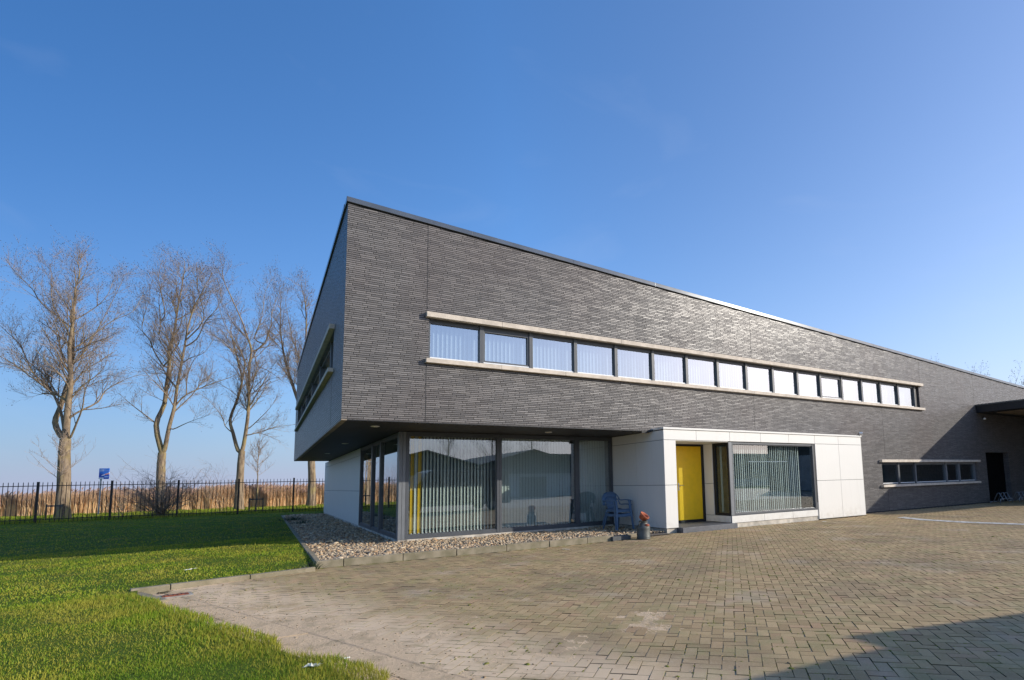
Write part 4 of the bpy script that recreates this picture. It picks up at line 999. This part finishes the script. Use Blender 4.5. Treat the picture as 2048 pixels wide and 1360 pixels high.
# ------------------------------------------------------------------ fence
fence = empty('metal_fence', (0, 27.5, 0), label='black spiked metal bar fence at the far edge of the lawn', cat='fence')
def fence_build():
    H = 2.0; sp = 2.92; px = [-11.38-2*sp, -11.38-sp]+[-11.38+sp*k for k in range(7)]
    r = random.Random(8)
    post = None
    for i, x in enumerate(px):
        if post is None:
            post = MB().box(-.048, .048, -.048, .048, -.05, 2.20).box(-.052, .052, -.052, .052, 2.20, 2.215).build('post', 'fence_steel', fence)
            p = post
        else:
            p = post.copy(); sc.collection.objects.link(p); p.parent = fence
        p.location = (x, 0, r.uniform(-.015, .015))
    bay = MB(); bay.box(.05, sp-.05, -.018, .018, 1.96, 2.00); bay.box(.05, sp-.05, -.018, .018, .20, .24)
    nb = 15
    for k in range(nb):
        x = sp*(k+1)/(nb+1); bay.box(x-.0125, x+.0125, -.0125, .0125, .06, 2.14)
        i = len(bay.v); bay.v += [(x-.0125, -.0125, 2.14), (x+.0125, -.0125, 2.14), (x+.0125, .0125, 2.14), (x-.0125, .0125, 2.14), (x, 0, 2.20)]
        bay.f += [(i, i+1, i+4), (i+1, i+2, i+4), (i+2, i+3, i+4), (i+3, i, i+4)]
    b0 = bay.build('bar_panel', 'fence_steel', fence)
    for i, x in enumerate(px[:-1]):
        b = b0 if i == 0 else b0.copy()
        if i: sc.collection.objects.link(b); b.parent = fence
        b.location = (x, 0, r.uniform(-.01, .01)); b.rotation_euler = (0, R(r.uniform(-.25, .25)), 0)
fence_build()

# ------------------------------------------------------------------ trees
RT = Vector((.84014, -.54237, 0)); FW = Vector((.54237, .84014, 0))
def tree_mesh(limbs, base, seed, r0, levels, tw_rad, mat_scale=1.0, density=1.0, spread=1.0, topz=16, fine=1.0):
    rnd = random.Random(seed); bark = MB(); twig = MB(); bud = MB()
    def rv(s=1): return Vector((rnd.gauss(0, s), rnd.gauss(0, s), rnd.gauss(0, s)))
    def strand(p, d, L, r, seg, up, wob, mb, sides, tip=.25):
        pts = [p.copy()]; rs = [r]; st = L/seg
        for k in range(seg):
            d = (d+rv(wob)+Vector((0, 0, up))).normalized(); p = p+d*st; pts.append(p.copy()); rs.append(r*(1-(1-tip)*(k+1)/seg))
        mb.tube(pts, rs, sides, cap=False); return pts, rs
    def at(pts, rs, f):
        x = f*(len(pts)-1); i = min(int(x), len(pts)-2); t = x-i
        return pts[i].lerp(pts[i+1], t), rs[i]*(1-t)+rs[i+1]*t, (pts[i+1]-pts[i]).normalized()
    def kids(pts, rs, L, lev):
        if lev > levels: return
        n = {1: int(L*3.2*density), 2: int(max(4, L*4.3*density)), 3: int(max(4, L*6.2*density*fine))}.get(lev, 3)
        for q in range(n):
            f = rnd.uniform(.22 if lev == 1 else .12, .98); p, r, d = at(pts, rs, f)
            side = d.cross(rv()).normalized()
            dd = (d*rnd.uniform(.75, 1.2)+side*rnd.uniform(.55, 1.0)*spread+Vector((0, 0, .22 if lev == 1 else .08))).normalized()
            l2 = {1: rnd.uniform(1.1, 2.6)*(1.25-.85*f)*spread*min(1.3, .5+L*.16), 2: rnd.uniform(.55, 1.25), 3: rnd.uniform(.28, .62)}[lev]
            l2 = max(l2, .25); r2 = max(min(r*.6, .0135*l2+.006), tw_rad)
            if lev >= 2: r2 = min(r2, {2: .0135, 3: .0075}[lev]*mat_scale)
            sg = {1: 6, 2: 4, 3: 2}[lev]
            a, b = strand(p, dd, l2, r2, sg, .07, .10, bark if lev == 1 else twig, {1: 5, 2: 3, 3: 3}[lev], .35)
            kids(a, b, l2, lev+1)
            if lev == 3 and rnd.random() < .45*min(1.2, max(0, (p.z/topz))):
                e = a[-1]; s = .028*mat_scale; o = rv(.5); bud.poly([e+Vector((s, 0, 0)), e+Vector((-s*.4, s, o.x*s)), e+Vector((-s*.3, -s*.6, s*1.8))])
    # trunk
    tr = limbs[0]; P0 = [base+RT*s+Vector((0, 0, h)) for s, h in tr]
    P0[0] = base+RT*tr[0][0]+Vector((0, 0, -.1))
    # smooth trunk with root flare
    pts = []; rs = []; N = 14
    for k in range(N+1):
        f = k/N; x = f*(len(P0)-1); i = min(int(x), len(P0)-2); pts.append(P0[i].lerp(P0[i+1], x-i)); rs.append(r0*(1+.32*math.exp(-f*N*.8))*(1-.22*f)*(1+rnd.uniform(-.03, .03)))
    bark.tube(pts, rs, 14, cap=False)
    skel = list(pts)
    for li, L in enumerate(limbs[1:]):
        main = li < 3
        dep = rnd.uniform(-.5, .5)*(.25 if main else 1.0); s0, h0 = L[0]
        tot = sum(math.dist(a, b) for a, b in zip(L, L[1:]))
        Q = []; acc = 0
        for k, (s, h) in enumerate(L):
            if k: acc += math.dist(L[k-1], L[k])
            Q.append(base+RT*s+FW*(dep*acc+rnd.uniform(-.08, .08)*(k > 0))+Vector((0, 0, h)))
        near = min(skel, key=lambda q: (q-Q[0]).length)
        if (near-Q[0]).length > .02: Q = ([near] if (near-Q[0]).length > .25 else [])+Q; 
        if (near-Q[0]).length <= .25: Q[0] = near
        if len(Q) > 2: Q[1] = Q[1].lerp(Q[1]+FW*(near-Q[1]).dot(FW), .6)
        # subdivide with catmull-like smoothing
        pts = []
        for k in range(len(Q)-1):
            a = Q[max(k-1, 0)]; b = Q[k]; c = Q[k+1]; d = Q[min(k+2, len(Q)-1)]
            for t in (0, .33, .66):
                pts.append(.5*((2*b)+(c-a)*t+(2*a-5*b+4*c-d)*t*t+(3*b-a-3*c+d)*t**3))
        pts.append(Q[-1])
        ra = r0*(.60 if li == 0 else .55 if li == 1 else .27 if li < 6 else .20)*(min(1, tot/7)**.35 if li > 1 else 1)
        hh = h0; 
        if li > 1: ra = min(ra, .024+.013*tot)
        rs = [max(ra*(1-.93*(k/(len(pts)-1))**.85), .012) for k in range(len(pts))]
        skel += pts; bark.tube(pts, rs, 8 if li < 3 else 6, cap=False)
        kids(pts, rs, tot*.55, 1)
    return bark, twig, bud
TLAB = {'t1': 'tall bare poplar with four crooked limbs, leftmost beyond the fence', 't2': 'tall bare poplar forking into two near-straight stems behind the leafless bush',
        't3': 'tall bare poplar with a kinked left stem, behind the staked sapling nearest the building', 't4': 'tall bare poplar half hidden behind the cantilevered corner of the building'}
for i, k in enumerate(('t1', 't2', 't3', 't4')):
    (bx, by), L = TREES[k]
    base = Vector((0, 0, 0))
    root = empty('poplar_tree', (bx, by, 0), label=TLAB[k], cat='tree', group='tall bare poplars in a row beyond the fence')
    bk, tw, bu = tree_mesh(L, base, 21+i, (.335, .29, .28, .31)[i], 3, .004, topz=11, density=1.22, fine=1.0)
    bk.build('trunk', 'bark', root, smooth=True); cr = tw.build('crown', 'twig', root); bu.build('buds', 'bud', cr)

def young_tree(name, loc, H, fork, seed, label, cat, group=None, r0=.055, spreadw=1.5, n=30, mat='bark', upright=.25, clear=True):
    rnd = random.Random(seed); root = empty(name, loc, label=label, cat=cat, group=group)
    tr = MB(); cr = MB(); pts = []; p = Vector((0, 0, -.05)); 
    for k in range(13): pts.append(Vector((math.sin(k*.8+seed)*.03, math.cos(k*1.1)*.02, -.05+H*k/12)))
    tr.tube(pts, [max(r0*(1-.9*k/12), .008) for k in range(13)], 8, cap=False); tr.build('trunk', mat, root, smooth=True)
    def br(p, d, L, r, lev):
        q = [p.copy()]; seg = 5
        for k in range(seg): d = (d+Vector((rnd.gauss(0, .10), rnd.gauss(0, .10), rnd.gauss(0, .06)+upright*.35))).normalized(); p = p+d*L/seg; q.append(p.copy())
        cr.tube(q, [max(r*(1-.75*k/seg), .0035) for k in range(seg+1)], 4 if lev == 0 else 3, cap=False)
        if lev < 2:
            for _ in range(rnd.randint(4, 6) if lev == 0 else rnd.randint(2, 4)):
                i = rnd.randint(1, seg); s = Vector((rnd.gauss(0, 1), rnd.gauss(0, 1), rnd.gauss(0, .6))).normalized()
                br(q[i], (d+s*.9).normalized(), L*rnd.uniform(.3, .55), r*.55, lev+1)
    for k in range(n):
        f = rnd.random(); z = fork+(H-fork)*f*.95; a = k*2.4+rnd.uniform(-.3, .3)
        L = spreadw*(1-f*.85)*rnd.uniform(.75, 1.1)+.15
        br(Vector((0, 0, z)), Vector((math.cos(a), math.sin(a), .55+f)).normalized(), L, .017*(1-.5*f), 0)
    cr.build('crown', 'twig', root); return root
young_tree('young_tree', (-11.19, 30.0, 0), 4.95, 2.0, 3, 'young bare tree with drooping wide branches in front of the leftmost poplar', 'tree', 'young trees behind the fence', spreadw=2.0, n=22)
young_tree('young_tree', (-1.70, 31.5, 0), 5.55, 2.1, 5, 'young bare tree with oval crown, right of the kinked poplar', 'tree', 'young trees behind the fence', spreadw=1.45, n=38, upright=.3)
def stake(loc, label):
    t = empty('tree_support', loc, R(-25), label=label, cat='tree stakes', group='wooden supports of the young trees')
    for x in (-.42, .42): MB().tube([(x, 0, -.05), (x, 0, .98)], [.045, .042], 8).build('stake', 'wood_stake', t)
    MB().box(-.42, .42, -.055, -.047, .84, .92).build('strap', 'rubber', t)
stake((-11.19, 29.75, 0), 'pair of short wooden stakes with strap at the foot of the wide young tree')
stake((-1.70, 31.2, 0), 'pair of short wooden stakes with strap at the foot of the oval young tree')
def bush(loc, H, W, n, seed, name, label, cat, rad=.016):
    rnd = random.Random(seed); root = empty(name, loc, label=label, cat=cat); m = MB(); m2 = MB()
    def br(p, d, L, r, lev):
        q = [p.copy()]; seg = 5
        for k in range(seg): d = (d+Vector((rnd.gauss(0, .16), rnd.gauss(0, .16), rnd.gauss(0, .10)))).normalized(); p = p+d*L/seg; q.append(p.copy())
        (m if lev == 0 else m2).tube(q, [max(r*(1-.75*k/seg), .003) for k in range(seg+1)], 4 if lev == 0 else 3, cap=False)
        if lev < 2:
            for _ in range(rnd.randint(4, 6)): 
                s = Vector((rnd.gauss(0, 1), rnd.gauss(0, 1), rnd.gauss(0, .8))).normalized(); br(q[rnd.randint(1, seg)], (d+s*.8).normalized(), L*rnd.uniform(.3, .6), r*.5, lev+1)
    for k in range(n):
        a = rnd.uniform(0, 6.28); t = rnd.uniform(.15, 1)
        br(Vector((rnd.gauss(0, .15), rnd.gauss(0, .15), 0)), Vector((math.cos(a)*t*W/H, math.sin(a)*t*W/H, 1)).normalized(), H*rnd.uniform(.45, 1), rad*1.5, 0)
    m.build('stems', 'bark', root); m2.build('twigs', 'twig', root); return root
bush((-6.45, 29.2, 0), 2.6, 2.4, 60, 4, 'bush', 'leafless spreading bush behind the fence at the foot of the forked poplar', 'bush')
bush((-8.6, 33.0, 0), 2.4, .7, 8, 14, 'shrub', 'sparse thin leafless shrub right of the blue sign', 'shrub', .008)
bush((-3.8, 34.5, 0), 3.2, .9, 10, 17, 'shrub', 'sparse tall leafless shrub left of the kinked poplar trunk', 'shrub', .008)
# far trees whose tips show over the low end of the roof
def far_tree(loc, H, seed, label, spread=1.0):
    L = [[(0, 0), (.1, H*.2), (0, H*.3)]]; rnd = random.Random(seed)
    for k in range(9):
        a = (-1+2*k/8)*.62*spread; l = H*.72*(1-.30*abs(a)); x, z = 0, H*.28; q = [(x, z)]
        for j in range(5): x += math.sin(a*(.6+.2*j))*l/5; z += math.cos(a*(.6+.2*j))*l/5; q.append((x+rnd.uniform(-.2, .2), z))
        L.append(q)
    root = empty('distant_tree', loc, label=label, cat='tree', group='bare treetops over the low roof end')
    bk, tw, bu = tree_mesh(L, Vector((0, 0, 0)), seed, .3, 3, .006, mat_scale=1.6, topz=6, density=.85)
    bk.build('trunk', 'bark', root, smooth=True); cr = tw.build('crown', 'twig', root); bu.build('buds', 'bud', cr)
    return root
far_tree((61.5, 13.8, 0), 12.0, 41, 'bare treetop just above the roof at the right edge of the picture')
far_tree((60.5, 19.5, 0), 12.7, 43, 'bare treetop above the roof, second from the right edge')
far_tree((58.5, 26.0, 0), 13.1, 47, 'thin bare treetop tips above the roof, farthest from the right edge')

# ------------------------------------------------------------------ blue sign
sg = empty('information_sign', (-10.75, 38, 0), R(-28), label='blue printed information sign on a thin post between the two left poplars', cat='sign')
MB().box(-.32, .34, -.015, .015, 2.50, 3.25).build('board', 'sign_print', sg)
MB().tube([(-.20, .04, -.1), (-.20, .04, 2.9)], .05, 10).build('post', 'galvanised', sg)

# ------------------------------------------------------------------ stacked garden chairs
def chair_parts(root):
    K = 1.16
    def sc_(o): o.scale = (K, K, K)
    # seat with rolled front edge; faces -y
    m = MB(); nx, ny = 11, 10; base = 0
    for j in range(ny):
        for i in range(nx):
            u = i/(nx-1)*2-1; v = j/(ny-1); w_ = .245-.03*v
            z = .42+.018*u*u-.025*math.sin(v*math.pi)-.03*max(0, (.12-v)/.12)
            m.v.append((u*w_, -.24+.46*v, z))
    for j in range(ny-1):
        for i in range(nx-1):
            a = j*nx+i; m.f.append((a, a+1, a+nx+1, a+nx))
    s = m.build('seat', 'blue_plastic', root, smooth=True); md = s.modifiers.new('t', 'SOLIDIFY'); md.thickness = .012
    ap = MB(); 
    for y, z in ((-.235, .39), ): ap.box(-.235, .235, y-.008, y+.004, z-.055, z+.012)
    for x in (-.235, .235): ap.box(x-.006, x+.006, -.235, .20, .35, .415)
    ap.build('apron', 'blue_plastic', root, bevel=.004)
    # back: fan-shaped centre panel of slats between two openings, inside a curved hoop that runs down into the arms
    hoop = []
    for k in range(25):
        t = k/24; a = math.pi*t
        x = -math.cos(a)*.285; y = .235+.075*math.sin(a)-.0; z = .60+.27*math.sin(a)**.8
        hoop.append((x, y, z))
    arm_l = [(-.275, -.22, .635), (-.30, -.10, .655), (-.305, .05, .655), (-.298, .16, .645)]
    arm_r = [(-x, y, z) for x, y, z in reversed(arm_l)]
    full = arm_l+hoop[1:-1]+arm_r
    b = MB()
    def ribbon(path, w_, t_):
        n = len(path); P_ = [Vector(p) for p in path]; i0 = len(b.v)
        for k, p in enumerate(P_):
            tn = (P_[min(k+1, n-1)]-P_[max(k-1, 0)]).normalized(); outw = Vector((p.x, p.y-.0, 0)); outw = outw-tn*outw.dot(tn); outw = outw.normalized() if outw.length > 1e-4 else Vector((1, 0, 0))
            nn = tn.cross(outw).normalized()
            for a_, c_ in ((-1, -1), (1, -1), (1, 1), (-1, 1)): b.v.append(tuple(p+outw*a_*w_/2+nn*c_*t_/2))
        for k in range(n-1):
            for j in range(4):
                q = i0+k*4; b.f.append((q+j, q+(j+1) % 4, q+4+(j+1) % 4, q+4+j))
        b.f.append((i0+3, i0+2, i0+1, i0)); e = i0+(n-1)*4; b.f.append((e, e+1, e+2, e+3))
    ribbon(full, .078, .022)
    b.build('arm_hoop', 'blue_plastic', root, smooth=False, bevel=.005)
    bk = MB()
    for k in range(9):
        u = (k-4)/4; x0, x1 = u*.10, u*.185; top = .60+.27*math.sin(math.acos(min(1, abs(x1)/.285)))**.8-.01
        p0 = Vector((x0, .215, .43)); p1 = Vector((x1, .235+.075*math.cos(u*.8)+.0, top)); pm = p0.lerp(p1, .5)+Vector((0, .006, 0))
        wv = .020
        for q0, q1, w0, w1 in ((p0, pm, wv*.85, wv*1.2), (pm, p1, wv*1.2, wv*1.75)):
            i = len(bk.v)
            for q, ww in ((q0, w0), (q1, w1)): bk.v += [(q.x-ww, q.y-.005, q.z), (q.x+ww, q.y-.005, q.z), (q.x+ww, q.y+.006, q.z), (q.x-ww, q.y+.006, q.z)]
            bk.f += [(i+j, i+(j+1) % 4, i+4+(j+1) % 4, i+4+j) for j in range(4)]
    bk.box(-.17, .17, .268, .277, .60, .66); bk.build('backrest', 'blue_plastic', root)
    for sx in (-1, 1):
        # L-section front leg running up to the arm, splayed; narrower rear leg
        for (xt, yt, zt, xb, yb, w0, w1, ss) in ((.268, -.215, .64, .310, -.285, .070, .045, 1), (.20, .215, .43, .272, .33, .060, .036, -1)):
            m = MB(); t0 = Vector((sx*xt, yt, zt)); b0 = Vector((sx*xb, yb, 0))
            for (ox0, ox1, oy0, oy1) in ((-1, .25, -.12, .12), (.0, .25, -.12, .9)):
                pts = []
                for p_, ww in ((b0, w1), (t0, w0)):
                    for (a_, c_) in ((ox0, oy0), (ox1, oy0), (ox1, oy1), (ox0, oy1)):
                        pts.append((p_.x+sx*a_*ww, p_.y+c_*ww*ss, p_.z))
                m.hexa(pts)
            m.build('leg', 'blue_plastic', root)
def chair(loc, rz, label):
    root = empty('garden_chair', loc, rz, label=label, cat='chair', group='two stacked blue garden chairs'); chair_parts(root)
    root.scale = (1.16, 1.16, 1.16); return root
CH = (7.97, 1.15); crz = R(8)
chair((CH[0], CH[1]+.0, .06), crz, 'lower of the two stacked blue plastic garden chairs by the glass')
c2 = chair((CH[0]+.01, CH[1]+.035, .06+.135), crz, 'upper of the two stacked blue plastic garden chairs by the glass')

# ------------------------------------------------------------------ milk churn with a tilted terracotta pot on top
ch = empty('milk_churn', (7.17, -1.28, 0), R(20), label='old grey metal milk churn standing on the paving by the entrance pillar', cat='milk churn')
MB().lathe([(.175, .0), (.185, .012), (.185, .03), (.178, .04), (.180, .28), (.178, .32), (.165, .355), (.13, .385), (.118, .40), (.112, .43), (.118, .465), (.128, .475), (.120, .48), (.105, .47), (.10, .43)], 32).build('body', 'can_grey', ch, smooth=True)
MB().lathe([(.183, .048), (.188, .054), (.183, .06)], 32).build('hoop', 'can_grey', ch, smooth=True)
for s in (-1, 1):
    MB().tube([(s*.10, 0, .46), (s*.165, 0, .45), (s*.185, 0, .40), (s*.165, 0, .35)], .010, 8).build('handle', 'can_grey', ch, smooth=True)
MB().lathe([(.0, 0), (.06, .0), (.075, .03), (.05, .055), (.0, .06)], 18).build('rust_patch', 'terracotta', ch, smooth=True).location = (-.02, -.128, .345)
pot = MB().lathe([(.085, -.055), (.098, .02), (.112, .025), (.116, .065), (.108, .07), (.095, .06), (.088, .01), (.06, -.03), (.0, -.035)], 28).build('flower_pot', 'terracotta', None, smooth=True)
pot.scale = (1.2, 1.2, 1.2); pot.location = (7.175, -1.29, .575); pot.rotation_euler = (R(32), R(24), 0)
tag(pot, 'tilted rusty orange clay pot lying in the mouth of the milk churn', 'flower pot')
# loose kerb pieces beside the churn
kp = MB().box(-.30, .30, -.13, .13, 0, .11).build('concrete_block', 'rubber', None, bevel=.01); kp.location = (6.62, -.93, -.005); kp.rotation_euler = (0, 0, R(4))
tag(kp, 'dark grey loose concrete block at the end of the gravel kerb', 'block')
kp = MB().box(-.28, .28, -.06, .06, 0, .12).build('concrete_block', 'kerb_concrete', None, bevel=.01); kp.location = (7.24, -.80, -.005); kp.rotation_euler = (0, 0, R(-3))
tag(kp, 'pale loose concrete block between the dark block and the milk churn', 'block')

# ------------------------------------------------------------------ bicycle racks
def rack(loc, label):
    t = empty('bicycle_rack', loc, label=label, cat='bicycle rack', group='low bicycle racks by the dark door')
    f = MB(); f.tube([(0, 0, -.02), (0, 0, .20), (.03, 0, .22), (1.32, 0, .22), (1.35, 0, .20), (1.35, 0, -.02)], .022, 8); f.tube([(0, .45, -.02), (0, .45, .08), (1.35, .45, .08), (1.35, .45, -.02)], .02, 8)
    f.build('frame', 'galvanised', t, smooth=True)
    for k in range(3):
        x = .25+k*.42; m = MB(); s = 1 if k % 2 else -1
        for o in (-.035, .035): m.tube([(x+o, .42, .06), (x+o+s*.02, .20, .50), (x+o+s*.02, .12, .52), (x+o, .0, .24), (x+o, -.06, .12)], .010, 6)
        m.build('wheel_holder', 'galvanised', t, smooth=True)
rack((29.4, -.75, 0), 'low galvanised bicycle rack left of the dark door'); rack((31.0, -.95, 0), 'low galvanised bicycle rack in front of the dark door')

# ------------------------------------------------------------------ small things
def tuft(loc, n, H, W, seed, label, mat='leaf_dark'):
    r = np.random.default_rng(seed); a = r.uniform(0, 6.28, n); d = np.abs(r.normal(0, W, n))
    o = blades('weed', np.cos(a)*d, np.sin(a)*d, H*r.uniform(.4, 1, n), np.full(n, .012), mat, z0=0, lean=.7, seed=seed, label=label, cat='weed', group='weeds at the edge of the gravel')
    o.location = loc
tuft((-.56, -1.25, .03), 160, .17, .09, 1, 'dark green weed tuft at the corner of the kerb')
tuft((-.15, 16.5, .03), 260, .30, .35, 2, 'low dark weed at the far left edge of the gravel')
tuft((.10, 13.6, .03), 200, .22, .30, 3, 'low dark weed on the shaded gravel, nearer than the other')
def scrap(loc, sx, sy, seed, label, rz=0, name='paper_scrap'):
    r = random.Random(seed); m = MB(); n = 7
    for j in range(n):
        for i in range(n): m.v.append(((i/(n-1)-.5)*sx*(1+r.uniform(-.15, .15)), (j/(n-1)-.5)*sy*(1+r.uniform(-.15, .15)), .02+abs(r.gauss(0, .13))*min(sx, sy)))
    for j in range(n-1):
        for i in range(n-1): a = j*n+i; m.f.append((a, a+1, a+n+1, a+n))
    o = m.build(name, 'paper', None); o.location = loc; o.rotation_euler = (0, 0, rz); tag(o, label, 'litter'); return o
scrap((-2.47, -.12, .07), .20, .05, 1, 'thin white strip of litter on the sunny lawn', R(40))
scrap((-.985, -7.80, .055), .12, .07, 2, 'crumpled white paper in the grass at the bottom edge of the photo', R(-30))
scrap((-.72, -7.75, .055), .045, .03, 3, 'small white crumb of paper at the grass edge near the paving', R(10))
scrap((11.6, -2.0, .0), .16, .09, 5, 'small pale scrap lying on the paving in front of the bay window', R(20)).scale = (1, 1, .15)
scrap((14.9, -1.2, .0), .16, .10, 6, 'small pale scrap lying on the paving near the right white panels', R(-20)).scale = (1, 1, .15)
scrap((4.6, -1.75, .0), .20, .05, 7, 'pale sliver lying on the paving near the gravel kerb', R(-60)).scale = (1, 1, .15)
# worn white line
ln = MB(); pts = [(18.2, -2.0), (17.5, -3.2), (17.3, -4.6), (17.5, -6.0), (17.9, -8.5)]
pts = [((1-t)*a+t*c, (1-t)*b+t*d) for (a, b), (c, d) in zip(pts, pts[1:]) for t in (0, .2, .4, .6, .8)]+[pts[-1]]
for (a, b), (c, d) in zip(pts, pts[1:]): ln.quad(*[(x_, y_, float(und(x_, y_))+.009) for x_, y_ in ((a-.24, b), (c-.24, d), (c+.24, d), (a+.24, b))])
ln.build('road_marking', 'road_paint', None, kind='structure')

# ------------------------------------------------------------------ across the yard (seen in the window reflections, and casting the near shadow)
def shed(cx, yf, w_, eave, ridge, ln_, label, group):
    t = empty('warehouse', (cx, yf, 0), label=label, cat='warehouse', group=group)
    h = w_/2
    m = MB(); m.box(-h, h, -ln_, 0, 0, eave*.72); m.build('wall', 'shed_wall', t)
    g = MB(); g.hexa([(-h, -ln_, eave*.72), (h, -ln_, eave*.72), (h, 0.02, eave*.72), (-h, 0.02, eave*.72), (-h, -ln_, eave), (h, -ln_, eave), (h, 0.02, eave), (-h, 0.02, eave)])
    i = len(g.v); g.v += [(-h, .02, eave), (h, .02, eave), (0, .02, ridge), (-h, -ln_, eave), (h, -ln_, eave), (0, -ln_, ridge)]; g.f += [(i, i+1, i+2), (i+4, i+3, i+5)]
    g.build('gable', 'shed_gable', t)
    r_ = MB(); e = .35
    for s in (-1, 1):
        sl = (ridge-eave)/h
        a = (s*(h+e), eave-sl*e); b = (0, ridge)
        r_.hexa([(a[0], -ln_-.3, a[1]+.03), (b[0], -ln_-.3, b[1]+.03), (b[0], .4, b[1]+.03), (a[0], .4, a[1]+.03), (a[0], -ln_-.3, a[1]+.18), (b[0], -ln_-.3, b[1]+.18), (b[0], .4, b[1]+.18), (a[0], .4, a[1]+.18)] if s < 0 else
                [(b[0], -ln_-.3, b[1]+.03), (a[0], -ln_-.3, a[1]+.03), (a[0], .4, a[1]+.03), (b[0], .4, b[1]+.03), (b[0], -ln_-.3, b[1]+.18), (a[0], -ln_-.3, a[1]+.18), (a[0], .4, a[1]+.18), (b[0], .4, b[1]+.18)])
    r_.build('roof', 'shed_roof', t)
    d = MB(); d.box(-1.6, 1.6, .021, .06, 0, eave*.62); d.build('door', 'shed_gable', t)
G = 'gabled warehouses mirrored in the corner windows'
shed(12.9, -40.5, 10.6, 3.6, 5.05, 22, 'low dark-gabled warehouse mirrored in the pane beside the yellow blind strips', G)
shed(24.2, -38.5, 11.4, 3.6, 5.15, 22, 'low dark-gabled warehouse mirrored in the pane left of the stacked chairs', G)
young_tree('yard_tree', (22.5, -66, 0), 10, 2.5, 31, 'bare round tree mirrored in the window between the two gables', 'tree', 'bare trees mirrored in the windows', r0=.2, spreadw=4, n=70)
young_tree('yard_tree', (29.5, -66, 0), 12.5, 3, 33, 'tall bare tree mirrored above the right gable', 'tree', 'bare trees mirrored in the windows', r0=.2, spreadw=5, n=90)
young_tree('yard_tree', (36.5, -66, 0), 11.5, 3, 35, 'bare tree mirrored at the right end of the big window', 'tree', 'bare trees mirrored in the windows', r0=.2, spreadw=5, n=80)

wg = empty('warehouse', (49, -32, 0), label='long dark teal hall mirrored in the large window beside the yellow door', cat='warehouse')
MB().box(0, 26, 0, 22.5, 0, 6.4).build('wall', 'shed_gable', wg)
MB().box(-.15, 26.2, -.15, 22.7, 6.401, 6.6).build('roof', 'shed_roof', wg)
for yy_ in (3, 10, 17): MB().box(-.04, -.001, yy_, yy_+3.4, 0, 3.9).build('door', 'shed_wall', wg)
bw = empty('warehouse', (38, -62, 0), label='wide dark building with pale base mirrored across the bay window', cat='warehouse')
MB().box(0, 46, -12, 0, 1.4, 6.0).build('wall', 'shed_gable', bw); MB().box(0, 46, -12, .02, 0, 1.4).build('base', 'shed_wall', bw); MB().box(-.3, 46.3, -12.3, .3, 6.001, 6.2).build('roof', 'shed_roof', bw)
# unseen van right of the viewer, added to cast the shadow over the right foreground
def van(loc, rz):
    t = empty('shadow_van', loc, rz, label='unseen dark grey van right of the viewer, added to shade the right foreground', cat='van')
    L = 7.0; W = 1.0
    prof = [(0, .35), (0, .95), (.12, 1.12), (.95, 1.32), (1.75, 2.28), (2.1, 2.42), (6.7, 2.42), (6.92, 2.3), (7.0, 1.2), (7.0, .35)]
    m = MB(); n = len(prof)
    tum = lambda z: W-.10*max(0, (z-1.2)/1.2)
    for s in (-1, 1):
        for x, z in prof: m.v.append((x, s*tum(z), z))
    m.f.append(tuple(range(n))[::-1]); m.f.append(tuple(range(n, 2*n)))
    for k in range(n): j = (k+1) % n; m.f.append((k, j, n+j, n+k))
    m.build('body', 'van_paint', t, bevel=.05)
    g = MB(); g.prism([(4.13, .98), (4.13, .5), (6.6, .2), (6.6, .62)], 2.5, 2.64); g.box(4.3, 4.36, -.8, .8, 2.4, 2.5); g.box(6.3, 6.36, -.8, .8, 2.4, 2.5); g.build('spur_caster', 'van_paint', t)  # roof slab and bars invented so their shadow forms the spur
    g = MB(); g.quad((1.02, -.86, 1.36), (1.02, .86, 1.36), (1.72, .80, 2.24), (1.72, -.80, 2.24)); g.v = [(x-.02, y, z+.02) for x, y, z in g.v]; g.build('windscreen', 'fascia_dark', t)
    for s in (-1, 1):
        g = MB(); g.quad((1.45, s*1.002, 1.36), (2.6, s*1.002, 1.36), (2.6, s*.935, 2.15), (1.95, s*.935, 2.15)); g.build('side_window', 'fascia_dark', t)
        MB().box(1.30, 1.42, s*1.0 if s > 0 else -1.22, 1.22 if s > 0 else -1.0, 1.35, 1.62).build('mirror', 'fascia_dark', t, bevel=.02)
        MB().box(-.01, .10, s*.55-.16, s*.55+.16, .82, 1.02).build('headlight', 'steel', t, bevel=.02)
        for x in (1.05, 5.75):
            wv = MB().tube([(x, s*.78, .34), (x, s*1.01, .34)], .34, 24).build('wheel', 'rubber', t, bevel=.02)
            MB().tube([(x, s*1.0, .34), (x, s*1.025, .34)], .19, 16).build('rim', 'galvanised', wv)
    MB().box(-.10, .06, -.95, .95, .32, .60).build('bumper', 'fascia_dark', t, bevel=.03)
van((4.6, -14.50, 0), R(-7))
